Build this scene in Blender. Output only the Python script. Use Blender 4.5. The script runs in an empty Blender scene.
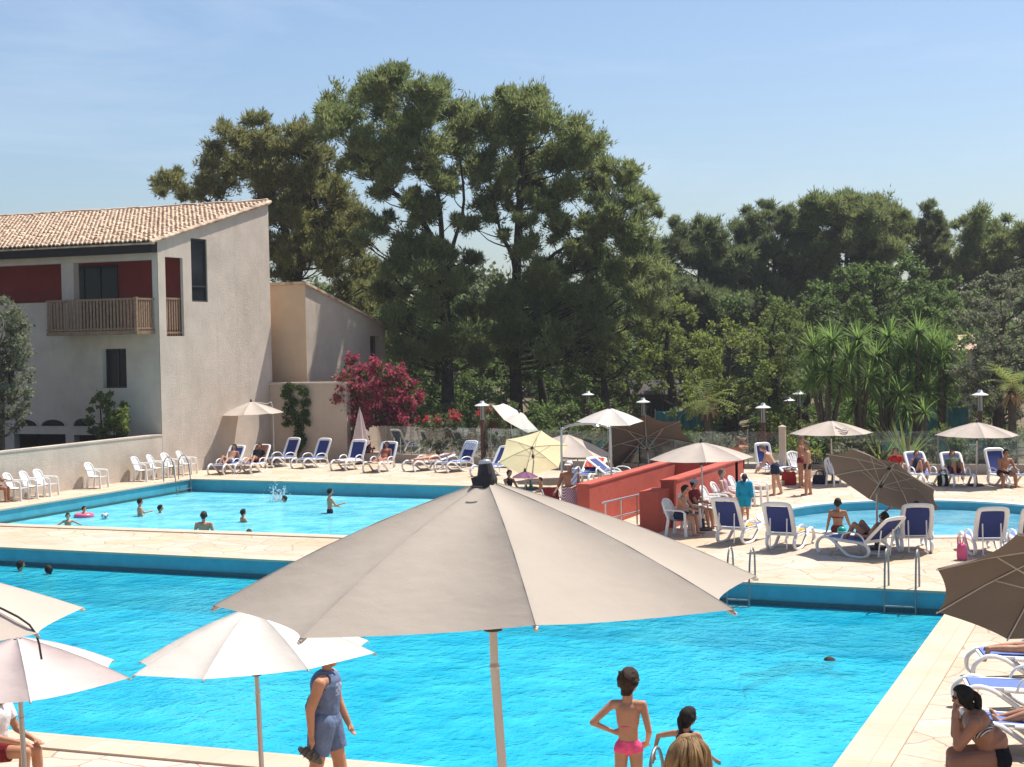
import bpy, math, random
import numpy as np
from mathutils import Vector, Matrix
random.seed(7); RNG = np.random.default_rng(11)
SC = bpy.context.scene; COL = SC.collection
PI = math.pi; rad = math.radians
def V(*a): return Vector(a)

# ------------------------------------------------------------------ camera
FPX, HC, HEAD = 1600.0, 5.0, rad(21.9)
PITCH, ROLL = math.atan(43.5/1600), rad(1.15)
fwd0 = V(-math.sin(HEAD), math.cos(HEAD), 0); rt0 = V(math.cos(HEAD), math.sin(HEAD), 0)
FW = (fwd0*math.cos(PITCH) - V(0, 0, math.sin(PITCH))).normalized()
UP0 = rt0.cross(FW)
RT = rt0*math.cos(ROLL) - UP0*math.sin(ROLL); UP = rt0*math.sin(ROLL) + UP0*math.cos(ROLL)
CAM = V(0, 0, HC)
cd = bpy.data.cameras.new('camera'); co = bpy.data.objects.new('camera', cd); COL.objects.link(co)
cd.sensor_width = 36; cd.lens = 36*FPX/1024; cd.clip_end = 3000; cd.clip_start = 0.1
m = Matrix((RT, UP, -FW)).transposed().to_4x4(); m.translation = CAM; co.matrix_world = m
SC.camera = co
def ray(px, py): return RT*((px-512)/FPX) + UP*((383.5-py)/FPX) + FW
def at(px, py, z=0.0):                      # point of the horizontal plane z seen at a pixel
    d = ray(px, py); return CAM + d*((z-HC)/d.z)
def atD(px, py, D): return CAM + ray(px, py)*D
def yaw(face): return HEAD - rad(face)      # 0 = facing away from the photographer, 90 = to the right

# ------------------------------------------------------------------ materials
def nt(name):
    m = bpy.data.materials.new(name); m.use_nodes = True
    t = m.node_tree; t.nodes.clear(); return m, t
def N(t, kind, **kw):
    n = t.nodes.new(kind)
    for k, v in kw.items():
        if k in n.inputs: n.inputs[k].default_value = v
        else: setattr(n, k, v)
    return n
def mixc(t, fac, a, b):
    n = t.nodes.new('ShaderNodeMix'); n.data_type = 'RGBA'
    for s, v in ((n.inputs[0], fac), (n.inputs[6], a), (n.inputs[7], b)):
        if isinstance(v, (int, float)): s.default_value = v
        elif isinstance(v, (tuple, list)): s.default_value = (*v[:3], 1)
        else: t.links.new(v, s)
    return n.outputs[2]
def ramp(t, sock, a, b):
    n = t.nodes.new('ShaderNodeMapRange'); n.inputs[1].default_value = a; n.inputs[2].default_value = b
    t.links.new(sock, n.inputs[0]); return n.outputs[0]
def coords(t, obj=True, scale=None):
    c = t.nodes.new('ShaderNodeTexCoord').outputs['Object']
    if scale:
        mp = t.nodes.new('ShaderNodeMapping'); mp.inputs['Scale'].default_value = scale
        t.links.new(c, mp.inputs[0]); c = mp.outputs[0]
    return c
def noise(t, c, scale, detail=4, rough=.6):
    n = N(t, 'ShaderNodeTexNoise', Scale=scale, Detail=detail, Roughness=rough); t.links.new(c, n.inputs['Vector']); return n.outputs[0]
MATS = {}
def mat(name, col, rough=.6, var=.12, scale=6., bump=0., bscale=None, spec=.4, metal=0., trans=0., var2=None):
    if name in MATS: return MATS[name]
    m, t = nt(name); c = coords(t)
    lo = tuple(max(0, x*(1-var)) for x in col); hi = tuple(min(1, x*(1+var)) for x in col)
    nz = ramp(t, noise(t, c, scale), .3, .7)
    colr = mixc(t, nz, lo, hi)
    if var2: colr = mixc(t, ramp(t, noise(t, c, var2[0]), var2[3] if len(var2) > 3 else .5, .75), colr, var2[1]) if not var2[2] else mixc(t, var2[2], colr, var2[1])
    b = N(t, 'ShaderNodeBsdfPrincipled', Roughness=rough, Metallic=metal); b.inputs['Specular IOR Level'].default_value = spec
    t.links.new(colr, b.inputs['Base Color'])
    if bump:
        bp = N(t, 'ShaderNodeBump', Strength=bump, Distance=.02); t.links.new(noise(t, c, bscale or scale*6, 6), bp.inputs['Height']); t.links.new(bp.outputs[0], b.inputs['Normal'])
    out = N(t, 'ShaderNodeOutputMaterial'); sh = b.outputs[0]
    if trans:
        tr = N(t, 'ShaderNodeBsdfTranslucent'); t.links.new(colr, tr.inputs[0])
        mx = N(t, 'ShaderNodeMixShader', Fac=trans); t.links.new(sh, mx.inputs[1]); t.links.new(tr.outputs[0], mx.inputs[2]); sh = mx.outputs[0]
    t.links.new(sh, out.inputs[0]); MATS[name] = m; return m

# ------------------------------------------------------------------ mesh builder
class MB:
    def __init__(s): s.v = []; s.f = []; s.mi = []
    def add(s, vs, fs, mi=0):
        o = len(s.v); s.v += [tuple(p) for p in vs]; s.f += [tuple(i+o for i in f) for f in fs]; s.mi += [mi]*len(fs); return s
    def box(s, lo, hi, rz=0, c=None, mi=0, bev=0):
        x0, y0, z0 = lo; x1, y1, z1 = hi
        vs = [V(x, y, z) for z in (z0, z1) for x, y in ((x0, y0), (x1, y0), (x1, y1), (x0, y1))]
        if rz:
            R = Matrix.Rotation(rz, 3, 'Z'); cc = V(*(c or (0, 0, 0))); vs = [R @ (p-cc)+cc for p in vs]
        return s.add(vs, [(3, 2, 1, 0), (4, 5, 6, 7), (0, 1, 5, 4), (1, 2, 6, 5), (2, 3, 7, 6), (3, 0, 4, 7)], mi)
    def quad(s, a, b, c, d, mi=0): return s.add([a, b, c, d], [(0, 1, 2, 3)], mi)
    def bar(s, a, b, w, h, up=V(0, 0, 1), mi=0):
        a, b = V(*a), V(*b); d = (b-a).normalized(); sx = d.cross(up)
        if sx.length < 1e-4: sx = d.cross(V(0, 1, 0))
        sx.normalize(); sz = sx.cross(d)
        vs = [p+sx*i*w/2+sz*j*h/2 for p in (a, b) for i, j in ((-1, -1), (1, -1), (1, 1), (-1, 1))]
        return s.add(vs, [(3, 2, 1, 0), (4, 5, 6, 7), (0, 1, 5, 4), (1, 2, 6, 5), (2, 3, 7, 6), (3, 0, 4, 7)], mi)
    def tube(s, pts, r, seg=8, smooth=0, mi=0, flat=1.0, closed=False, upv=None):
        pts = [V(*p) for p in pts]
        if smooth:
            q = []; n = len(pts)
            for i in range(n if closed else n-1):
                if closed: p0, p1, p2, p3 = pts[i-1], pts[i], pts[(i+1) % n], pts[(i+2) % n]
                else: p0, p1, p2, p3 = pts[max(i-1, 0)], pts[i], pts[i+1], pts[min(i+2, n-1)]
                for k in range(smooth):
                    u = k/smooth
                    q.append(.5*((2*p1)+(p2-p0)*u+(2*p0-5*p1+4*p2-p3)*u*u+(3*p1-p0-3*p2+p3)*u**3))
            if not closed: q.append(pts[-1])
            rr = r if not isinstance(r, (list, tuple)) else [r[min(int(i/smooth), n-1)]*(1-(i % smooth)/smooth)+r[min(int(i/smooth)+1, n-1)]*((i % smooth)/smooth) for i in range(len(q))]
            pts, r = q, rr
        n = len(pts); R = r if isinstance(r, (list, tuple)) else [r]*n
        vs = []; px = None
        for i, p in enumerate(pts):
            if closed: d = pts[(i+1) % n]-pts[i-1]
            else: d = pts[min(i+1, n-1)]-pts[max(i-1, 0)]
            d = d.normalized() if d.length > 1e-9 else V(0, 0, 1)
            if upv is not None: px = d.cross(V(*upv)).normalized()
            elif px is None: px = d.cross(V(0, 0, 1) if abs(d.z) < .9 else V(0, 1, 0)).normalized()
            else: px = (px-d*px.dot(d)).normalized()
            py = d.cross(px)
            vs += [p+(px*math.cos(2*PI*k/seg)+py*math.sin(2*PI*k/seg)*flat)*R[i] for k in range(seg)]
        fs = [(i*seg+k, i*seg+(k+1) % seg, ((i+1) % n)*seg+(k+1) % seg, ((i+1) % n)*seg+k) for i in range(n if closed else n-1) for k in range(seg)]
        if not closed: fs += [tuple(range(seg))[::-1], tuple(range((n-1)*seg, n*seg))]
        return s.add(vs, fs, mi)
    def lathe(s, prof, seg=16, c=(0, 0, 0), mi=0, sy=1.0):
        n = len(prof); vs = [(c[0]+r*math.cos(2*PI*k/seg), c[1]+r*sy*math.sin(2*PI*k/seg), c[2]+z) for r, z in prof for k in range(seg)]
        fs = [(i*seg+k, i*seg+(k+1) % seg, (i+1)*seg+(k+1) % seg, (i+1)*seg+k) for i in range(n-1) for k in range(seg)]
        fs += [tuple(range(seg))[::-1], tuple(range((n-1)*seg, n*seg))]
        return s.add(vs, fs, mi)
    def ball(s, c, r, seg=12, mi=0, M=None):
        vs = []; fs = []; nr = max(4, seg//2)
        for i in range(nr+1):
            a = PI*i/nr
            for k in range(seg):
                p = V(math.sin(a)*math.cos(2*PI*k/seg), math.sin(a)*math.sin(2*PI*k/seg), math.cos(a))
                p = V(p.x*r[0], p.y*r[1], p.z*r[2]) if not isinstance(r, (int, float)) else p*r
                if M is not None: p = M @ p
                vs.append(V(*c)+p)
        fs = [(i*seg+k, (i+1)*seg+k, (i+1)*seg+(k+1) % seg, i*seg+(k+1) % seg) for i in range(nr) for k in range(seg)]
        return s.add(vs, fs, mi)
    def poly(s, pts, z0, z1, mi=0):      # vertical prism from a plan outline (counter-clockwise)
        n = len(pts); vs = [(p[0], p[1], z0) for p in pts]+[(p[0], p[1], z1) for p in pts]
        return s.add(vs, [tuple(range(n))[::-1], tuple(range(n, 2*n))]+[(i, (i+1) % n, (i+1) % n+n, i+n) for i in range(n)], mi)
    def mesh(s, name, smooth=False):
        me = bpy.data.meshes.new(name); me.from_pydata(s.v, [], s.f)
        if len(set(s.mi)) > 1: me.polygons.foreach_set('material_index', s.mi)
        me.validate(clean_customdata=False)
        if smooth:
            me.polygons.foreach_set('use_smooth', [True]*len(me.polygons)); me.set_sharp_from_angle(angle=rad(50 if smooth is True else smooth))
        return me
def link(name, me, mats, parent=None):
    o = bpy.data.objects.new(name, me); COL.objects.link(o)
    for mm in (mats if isinstance(mats, (list, tuple)) else [mats]):
        if len(me.materials) < (len(mats) if isinstance(mats, (list, tuple)) else 1): me.materials.append(mm)
    if parent: o.parent = parent
    return o
def part(name, mb, mats, parent=None, smooth=False): return link(name, mb.mesh(name, smooth), mats, parent)
def tag(o, label, cat, group=None):
    o['label'] = label; o['category'] = cat
    if group: o['group'] = group
    return o
def thing(name, label, cat, loc=(0, 0, 0), rz=0, group=None):
    o = bpy.data.objects.new(name, None); COL.objects.link(o); o.location = loc; o.rotation_euler = (0, 0, rz); return tag(o, label, cat, group)
def struct(name, mb, mats, smooth=False, kind='structure'):
    o = part(name, mb, mats, None, smooth); o['kind'] = kind; return o
def dup(root, name, label, loc, rz, group=None, skip=()):
    def cp(o, par):
        c = o.copy(); COL.objects.link(c); c.parent = par
        for ch in o.children:
            if ch.name.split('.')[0] not in skip: cp(ch, c)
        return c
    r = cp(root, None); r.location = loc; r.rotation_euler = (0, 0, rz); r['label'] = label
    if group: r['group'] = group
    return r

# ------------------------------------------------------------------ world and sun
SUN_AZ, SUN_EL = 28.0, 62.0      # azimuth clockwise from +Y
w = bpy.data.worlds.new('World'); SC.world = w; w.use_nodes = True; t = w.node_tree; t.nodes.clear()
sky = N(t, 'ShaderNodeTexSky'); sky.sky_type = 'NISHITA'; sky.sun_disc = False
sky.sun_elevation = rad(SUN_EL); sky.sun_rotation = rad(SUN_AZ); sky.air_density = 1.0; sky.dust_density = 1.5; sky.ozone_density = 4.5; sky.altitude = 100
tc = t.nodes.new('ShaderNodeTexCoord'); mp = t.nodes.new('ShaderNodeMapping'); mp.inputs['Scale'].default_value = (1.6, 1.6, 9); mp.inputs['Rotation'].default_value = (.12, .1, .3)
t.links.new(tc.outputs['Generated'], mp.inputs[0])
nz = N(t, 'ShaderNodeTexNoise', Scale=2.2, Detail=7, Roughness=.62, Distortion=.5); t.links.new(mp.outputs[0], nz.inputs['Vector'])
cl = ramp(t, nz.outputs[0], .52, .85)
mul = N(t, 'ShaderNodeMath', operation='MULTIPLY'); mul.inputs[1].default_value = .30; t.links.new(cl, mul.inputs[0])
skyc = mixc(t, mul.outputs[0], sky.outputs[0], (6.5, 7.2, 8.2))
bg = N(t, 'ShaderNodeBackground', Strength=.092); t.links.new(skyc, bg.inputs[0])
wo = N(t, 'ShaderNodeOutputWorld'); t.links.new(bg.outputs[0], wo.inputs[0])
sl = bpy.data.lights.new('sun', 'SUN'); sl.energy = 4.6; sl.angle = rad(.5); sl.color = (1, .96, .90)
so = bpy.data.objects.new('sun', sl); COL.objects.link(so)
sd = V(math.sin(rad(SUN_AZ))*math.cos(rad(SUN_EL)), math.cos(rad(SUN_AZ))*math.cos(rad(SUN_EL)), math.sin(rad(SUN_EL)))
so.rotation_euler = sd.to_track_quat('Z', 'Y').to_euler()
SC.view_settings.view_transform = 'Standard'; SC.view_settings.look = 'None'; SC.view_settings.gamma = 1; SC.view_settings.exposure = .62
SC.cycles.use_denoising = True; SC.cycles.max_bounces = 8; SC.cycles.transparent_max_bounces = 12
SC.cycles.caustics_reflective = False; SC.cycles.caustics_refractive = False

# ------------------------------------------------------------------ palette
M_white = mat('white resin', (.78, .77, .74), .35, .04, 3)
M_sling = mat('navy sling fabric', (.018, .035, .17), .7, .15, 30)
M_slingl = mat('sunlit blue sling fabric', (.10, .16, .42), .7, .15, 30)  # sunlight put into the colour: paler copy of the navy sling
M_steel = mat('brushed steel', (.55, .54, .52), .3, .05, 5, metal=.85)
M_steeld = mat('dull steel', (.26, .26, .25), .45, .1, 5, metal=.6)
M_pole = mat('anodised pole', (.48, .45, .42), .35, .05, 5, metal=.6)
M_dark = mat('dark plastic', (.035, .03, .028), .5, .1, 10)
M_rib = mat('pale rib metal', (.5, .46, .4), .4, .05, 5, metal=.3)
def stucco(name, col, dirt):
    m, t = nt(name); c = coords(t); a = mixc(t, ramp(t, noise(t, c, 1.2, 5), .3, .7), tuple(x*.92 for x in col), tuple(x*1.07 for x in col))
    a = mixc(t, ramp(t, noise(t, c, .45, 6, .65), .48, .75), a, dirt); st = N(t, 'ShaderNodeMath', operation='MULTIPLY'); st.inputs[1].default_value = .28; t.links.new(ramp(t, noise(t, coords(t, scale=(2.2, 2.2, .16)), 1.5, 5, .6), .53, .8), st.inputs[0]); a = mixc(t, st.outputs[0], a, tuple(x*.72 for x in dirt))
    b = N(t, 'ShaderNodeBsdfPrincipled', Roughness=.92); b.inputs['Specular IOR Level'].default_value = .1; t.links.new(a, b.inputs['Base Color'])
    h = N(t, 'ShaderNodeMath', operation='MULTIPLY_ADD'); h.inputs[1].default_value = .5; t.links.new(noise(t, c, 5, 5, .6), h.inputs[0]); t.links.new(noise(t, c, 34, 4), h.inputs[2])
    bp = N(t, 'ShaderNodeBump', Strength=.8, Distance=.03); t.links.new(h.outputs[0], bp.inputs['Height']); t.links.new(bp.outputs[0], b.inputs['Normal']); o = N(t, 'ShaderNodeOutputMaterial'); t.links.new(b.outputs[0], o.inputs[0]); return m
M_stucco = stucco('white stucco', (.60, .505, .415), (.47, .39, .31)); M_stucco2 = stucco('cream stucco', (.54, .44, .345), (.43, .35, .28))
M_warmlit = mat('bounce warmed render', (.62, .44, .29), .9, .06, 1.5, .3, 20, .1)  # warm bounce off the gable put into the annex end wall colour
M_redw = mat('red ochre render', (.46, .10, .07), .85, .14, 1.5, .4, 30, .15, var2=(3., (.35, .075, .055), 0, .55))
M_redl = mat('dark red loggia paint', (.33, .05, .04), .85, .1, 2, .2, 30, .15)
M_wood = mat('weathered wood', (.26, .16, .10), .8, .25, 8, .3, 40, .15)
M_glassd = mat('dark window glass', (.012, .014, .018), .12, .1, 2, spec=.25)
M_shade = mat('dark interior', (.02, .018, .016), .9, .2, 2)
M_bark = mat('pine bark', (.052, .042, .036), .95, .35, 4, .8, 18, .1)
M_barkg = mat('grey bark', (.085, .068, .052), .95, .3, 5, .8, 20, .1)

def stone(name, col, joint, sc, jw, smooth=False):
    m, t = nt(name); c = coords(t)
    nzv = N(t, 'ShaderNodeTexNoise', Scale=1.4, Detail=3); t.links.new(c, nzv.inputs['Vector'])
    ad = N(t, 'ShaderNodeVectorMath', operation='MULTIPLY_ADD'); ad.inputs[1].default_value = (.35, .35, 0); t.links.new(nzv.outputs['Color'], ad.inputs[0]); t.links.new(c, ad.inputs[2])
    v1 = N(t, 'ShaderNodeTexVoronoi', Scale=sc); v1.voronoi_dimensions = '2D'; t.links.new(ad.outputs[0], v1.inputs['Vector'])
    v2 = N(t, 'ShaderNodeTexVoronoi', Scale=sc); v2.voronoi_dimensions = '2D'; v2.feature = 'DISTANCE_TO_EDGE'; t.links.new(ad.outputs[0], v2.inputs['Vector'])
    sx = N(t, 'ShaderNodeSeparateColor'); t.links.new(v1.outputs['Color'], sx.inputs[0])
    a = mixc(t, sx.outputs[0], tuple(x*.88 for x in col), tuple(min(1, x*1.1) for x in col))
    a = mixc(t, ramp(t, sx.outputs[1], .6, 1.), a, (col[0]*.98, col[1]*.86, col[2]*.70))
    a = mixc(t, ramp(t, noise(t, c, 9, 6), .45, .8), a, tuple(x*.72 for x in col))
    a = mixc(t, ramp(t, noise(t, c, .35, 5), .45, .8), a, (col[0]*.80, col[1]*.68, col[2]*.54))
    a = mixc(t, ramp(t, noise(t, coords(t, scale=(.5, 1.6, 1)), 1.3, 6), .56, .78), a, (col[0]*.80, col[1]*.66, col[2]*.53))
    a = mixc(t, ramp(t, v2.outputs['Distance'], jw*.5, jw), joint, a)
    b = N(t, 'ShaderNodeBsdfPrincipled', Roughness=.8); b.inputs['Specular IOR Level'].default_value = .2; t.links.new(a, b.inputs['Base Color'])
    bp = N(t, 'ShaderNodeBump', Strength=.5, Distance=.01); t.links.new(ramp(t, v2.outputs['Distance'], 0, jw*1.6), bp.inputs['Height']); t.links.new(bp.outputs[0], b.inputs['Normal'])
    o = N(t, 'ShaderNodeOutputMaterial'); t.links.new(b.outputs[0], o.inputs[0]); return m
M_pave = stone('crazy paving', (.58, .475, .37), (.33, .25, .18), 1.35, .026)
def coping_mat():
    m, t = nt('coping stone'); c = coords(t)
    br = N(t, 'ShaderNodeTexBrick', Scale=1.0); br.offset = 0; br.inputs['Mortar Size'].default_value = .008; br.inputs['Brick Width'].default_value = .62; br.inputs['Row Height'].default_value = .62
    br.inputs['Color1'].default_value = (.58, .46, .35, 1); br.inputs['Color2'].default_value = (.52, .41, .31, 1); br.inputs['Mortar'].default_value = (.44, .34, .24, 1)
    t.links.new(c, br.inputs['Vector'])
    a = mixc(t, ramp(t, noise(t, c, 1.1, 5), .4, .8), br.outputs[0], (.52, .38, .25))
    b = N(t, 'ShaderNodeBsdfPrincipled', Roughness=.75); b.inputs['Specular IOR Level'].default_value = .25; t.links.new(a, b.inputs['Base Color'])
    o = N(t, 'ShaderNodeOutputMaterial'); t.links.new(b.outputs[0], o.inputs[0]); return m
M_cope = coping_mat()
M_ground = mat('dry soil and needles', (.15, .115, .075), .95, .3, .8, .6, 8, .1, var2=(.25, (.10, .11, .045), 0, .5))
M_basin = mat('pale blue basin paint', (.10, .56, .76), .5, .06, 1.5)
M_basin2 = mat('turquoise basin paint', (.22, .66, .78), .5, .06, 1.5)
M_band = mat('blue band tiles', (.075, .35, .43), .35, .12, 2.5, .15, 20)
def water_mat(name, tint, body, depth, scl, fres, wave=.16):
    m, t = nt(name); c = coords(t)
    wp = N(t, 'ShaderNodeTexNoise', Scale=.9, Detail=2); t.links.new(c, wp.inputs['Vector'])
    ad0 = N(t, 'ShaderNodeVectorMath', operation='MULTIPLY_ADD'); ad0.inputs[1].default_value = (.5, .5, 0); t.links.new(wp.outputs['Color'], ad0.inputs[0]); t.links.new(c, ad0.inputs[2])
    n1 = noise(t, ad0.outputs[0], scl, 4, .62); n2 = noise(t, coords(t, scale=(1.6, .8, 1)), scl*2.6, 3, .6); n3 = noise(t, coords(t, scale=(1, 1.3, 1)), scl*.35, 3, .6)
    ad = N(t, 'ShaderNodeMath', operation='MULTIPLY_ADD'); ad.inputs[1].default_value = .4; t.links.new(n2, ad.inputs[0]); t.links.new(n1, ad.inputs[2])
    bp = N(t, 'ShaderNodeBump', Strength=1.0, Distance=wave); t.links.new(ad.outputs[0], bp.inputs['Height'])
    fr = N(t, 'ShaderNodeFresnel', IOR=1.33); t.links.new(bp.outputs[0], fr.inputs['Normal'])
    fm = N(t, 'ShaderNodeMath', operation='MULTIPLY'); fm.inputs[1].default_value = fres; t.links.new(fr.outputs[0], fm.inputs[0])
    tr = N(t, 'ShaderNodeBsdfTransparent'); tr.inputs[0].default_value = (*tint, 1)
    # pale caustic streaks and darker ripples are put into the water colour by noise
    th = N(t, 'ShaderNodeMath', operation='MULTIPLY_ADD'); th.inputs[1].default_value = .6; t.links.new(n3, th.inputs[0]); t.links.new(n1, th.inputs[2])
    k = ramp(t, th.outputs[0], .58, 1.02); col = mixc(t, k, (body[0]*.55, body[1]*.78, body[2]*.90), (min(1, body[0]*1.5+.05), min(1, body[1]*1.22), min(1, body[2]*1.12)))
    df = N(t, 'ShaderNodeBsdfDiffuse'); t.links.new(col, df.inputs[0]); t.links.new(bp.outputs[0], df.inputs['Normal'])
    mx = N(t, 'ShaderNodeMixShader', Fac=depth); t.links.new(tr.outputs[0], mx.inputs[1]); t.links.new(df.outputs[0], mx.inputs[2])
    gl = N(t, 'ShaderNodeBsdfGlossy', Roughness=.06); t.links.new(bp.outputs[0], gl.inputs['Normal'])
    m2 = N(t, 'ShaderNodeMixShader'); t.links.new(fm.outputs[0], m2.inputs[0]); t.links.new(mx.outputs[0], m2.inputs[1]); t.links.new(gl.outputs[0], m2.inputs[2])
    o = N(t, 'ShaderNodeOutputMaterial'); t.links.new(m2.outputs[0], o.inputs[0]); return m
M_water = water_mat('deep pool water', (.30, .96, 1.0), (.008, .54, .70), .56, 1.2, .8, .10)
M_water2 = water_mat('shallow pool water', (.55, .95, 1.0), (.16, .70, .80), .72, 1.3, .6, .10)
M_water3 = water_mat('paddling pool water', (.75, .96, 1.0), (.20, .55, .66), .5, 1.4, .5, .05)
def glass_mat():
    m, t = nt('fence glass'); tr = N(t, 'ShaderNodeBsdfTransparent'); tr.inputs[0].default_value = (.86, .93, .92, 1)
    gl = N(t, 'ShaderNodeBsdfGlossy', Roughness=.03); df = N(t, 'ShaderNodeBsdfDiffuse'); df.inputs[0].default_value = (.42, .52, .52, 1)
    a = N(t, 'ShaderNodeMixShader', Fac=.05); t.links.new(tr.outputs[0], a.inputs[1]); t.links.new(df.outputs[0], a.inputs[2])
    fr = N(t, 'ShaderNodeFresnel', IOR=1.45); b = N(t, 'ShaderNodeMixShader'); t.links.new(fr.outputs[0], b.inputs[0]); t.links.new(a.outputs[0], b.inputs[1]); t.links.new(gl.outputs[0], b.inputs[2])
    o = N(t, 'ShaderNodeOutputMaterial'); t.links.new(b.outputs[0], o.inputs[0]); return m
M_glass = glass_mat()

# ------------------------------------------------------------------ ground, deck and pools
POOL1 = [(-30, 16.72), (-3.43, 16.85), (-3.43, 31.35), (-30, 32.75)]
POOL2 = [(-33.5, 37.1), (-18.95, 36.7), (-18.95, 50.05), (-33.72, 51.2)]
def ring_c(c, r, n=48, ry=None): return [(c[0]+r*math.cos(2*PI*k/n), c[1]+(ry or r)*math.sin(2*PI*k/n)) for k in range(n)]
pc = at(922, 517); RP = 4.0
POOL3 = ring_c((pc.x, pc.y), RP, 56, 4.25)
DECK = [(-36, 11), (14, 11), (14, 62), (-14, 62), (-24, 62.5), (-36, 62.5)]
def inset(poly, d):       # shift every edge outward by d (d < 0 inward), counter-clockwise outline
    out = []; n = len(poly)
    for i in range(n):
        a, b, c = [Vector(p) for p in (poly[i-1], poly[i], poly[(i+1) % n])]
        e1 = (b-a).normalized(); e2 = (c-b).normalized(); n1 = Vector((e1.y, -e1.x)); n2 = Vector((e2.y, -e2.x))
        k = (n1+n2); k = k/(k.dot(n1)); out.append(tuple(b+k*d))
    return out
import bmesh
def sheet(name, outer, holes, z, material, kind='structure'):
    bm = bmesh.new(); es = []
    for lp in [outer]+holes:
        vs = [bm.verts.new((p[0], p[1], z)) for p in lp]
        es += [bm.edges.new((vs[i], vs[(i+1) % len(vs)])) for i in range(len(vs))]
    bmesh.ops.triangle_fill(bm, use_beauty=True, use_dissolve=False, edges=es, normal=(0, 0, 1))
    for f in bm.faces:
        if f.normal.z < 0: f.normal_flip()
    me = bpy.data.meshes.new(name); bm.to_mesh(me); bm.free()
    o = link(name, me, material); o['kind'] = kind; return o
CW = .58
C1, C2, C3 = inset(POOL1, CW), inset(POOL2, .45), ring_c((pc.x, pc.y), RP+.40, 56, 4.65)
sheet('pool_deck', DECK, [C1, C2, C3], 0, M_pave)
sheet('ground', [(-700, -500), (700, -500), (700, 900), (-700, 900)], [DECK], -.004, M_ground)
def pool(poly, cope, zw, zb, lip, names, mats, ztop=.03):
    mb = MB(); n = len(poly); inn = inset(poly, -lip)
    for i in range(n):
        j = (i+1) % n
        mb.quad((*cope[i], ztop), (*cope[j], ztop), (*inn[j], ztop), (*inn[i], ztop))
        mb.quad((*inn[i], ztop), (*inn[j], ztop), (*inn[j], ztop-.05), (*inn[i], ztop-.05))
        mb.quad((*inn[i], ztop-.05), (*inn[j], ztop-.05), (*poly[j], ztop-.05), (*poly[i], ztop-.05))
        mb.quad((*cope[j], ztop), (*cope[i], ztop), (*cope[i], -.06), (*cope[j], -.06))
    struct(names[0], mb, M_cope)
    b = MB()
    for i in range(n):
        j = (i+1) % n
        b.quad((*poly[j], ztop-.05), (*poly[i], ztop-.05), (*poly[i], zw-.12), (*poly[j], zw-.12), 1)
        b.quad((*poly[j], zw-.12), (*poly[i], zw-.12), (*poly[i], zb), (*poly[j], zb), 0)
    b.add([(*p, zb) for p in poly], [tuple(range(n))])
    struct(names[1], b, [mats[0], mats[1]])
    sheet(names[2], inset(poly, -.002), [], zw, mats[2])
ZW1, ZW2, ZW3 = -.42, -.44, -.24
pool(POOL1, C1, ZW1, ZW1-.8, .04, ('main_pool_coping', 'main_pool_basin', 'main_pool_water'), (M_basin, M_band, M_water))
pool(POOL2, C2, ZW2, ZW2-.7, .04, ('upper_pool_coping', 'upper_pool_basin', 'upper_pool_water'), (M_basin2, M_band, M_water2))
M_rim = mat('white pool rim', (.74, .70, .63), .6, .05, 3)
_c = M_cope; M_cope = M_rim
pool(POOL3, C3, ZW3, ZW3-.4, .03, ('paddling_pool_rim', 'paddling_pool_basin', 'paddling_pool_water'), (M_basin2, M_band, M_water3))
M_cope = _c
# dark line just above the water of the main pool
mb = MB()
for a, b in ((POOL1[2], POOL1[3]),):
    mb.bar((a[0]-.02, a[1]-.03, ZW1+.045), (b[0], b[1]-.03, ZW1+.045), .06, .085)
struct('main_pool_waterline', mb, mat('dark waterline strip', (.03, .10, .11), .4, .3, 20))
mb = MB(); mb.bar((POOL2[3][0]+.03, POOL2[3][1], ZW2+.04), (POOL2[0][0]+.03, POOL2[0][1], ZW2+.04), .06, .07)
struct('upper_pool_waterline', mb, MATS['dark waterline strip'])  # dark strip along the waterline of the upper pool
# raised sunbathing platform beyond the upper pool
pf = [at(440, 503), at(628, 499)]
mb = MB(); mb.poly([(-18.6, 51.0), (-11.6, 50.2), (-11.0, 57.5), (-19.3, 58.3)], -.05, .17)
struct('sunbathing_platform', mb, M_pave)
# terrace the photographer stands above
mb = MB(); mb.poly([(-22, -14), (12, -14), (12, 9.3), (-22, 9.3)], -.3, 1.35)
struct('upper_terrace', mb, M_pave)

# ------------------------------------------------------------------ buildings
def onY(px, py, Y): d = ray(px, py); p = CAM+d*(Y/d.y); return p.x, p.z
def onX(px, py, X): d = ray(px, py); p = CAM+d*(X/d.x); return p.y, p.z
def wall_holes(mb, P, us, zb, ztop, holes, depth, mi=0):
    """P(u, z, d) -> point, d = depth into the building; holes (u0, u1, z0, z1) get reveals of that depth"""
    U = sorted(set([us[0], us[1]]+[h[0] for h in holes]+[h[1] for h in holes]))
    for a, b in zip(U, U[1:]):
        hs = sorted([h for h in holes if h[0] <= a+1e-6 and h[1] >= b-1e-6], key=lambda h: h[2]); z = zb
        for h in hs:
            if h[2] > z+1e-6: mb.quad(P(a, z, 0), P(b, z, 0), P(b, h[2], 0), P(a, h[2], 0), mi)
            z = h[3]
        ta, tb = ztop(a), ztop(b)
        if z < min(ta, tb): mb.quad(P(a, z, 0), P(b, z, 0), P(b, tb, 0), P(a, ta, 0), mi)
    for u0, u1, z0, z1 in holes:
        e = [(u0, z0), (u1, z0), (u1, min(z1, 99)), (u0, min(z1, 99))]
        for i in range(4):
            (a, b), (c, d) = e[i], e[(i+1) % 4]
            mb.quad(P(a, b, 0), P(c, d, 0), P(c, d, depth), P(a, b, depth), mi)
YF, XG = 52.4, -35.72
hb = thing('apartment_building', 'large white stuccoed apartment house with clay tile roof, red loggia and wooden balcony', 'building', (0, 0, 0))
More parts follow.
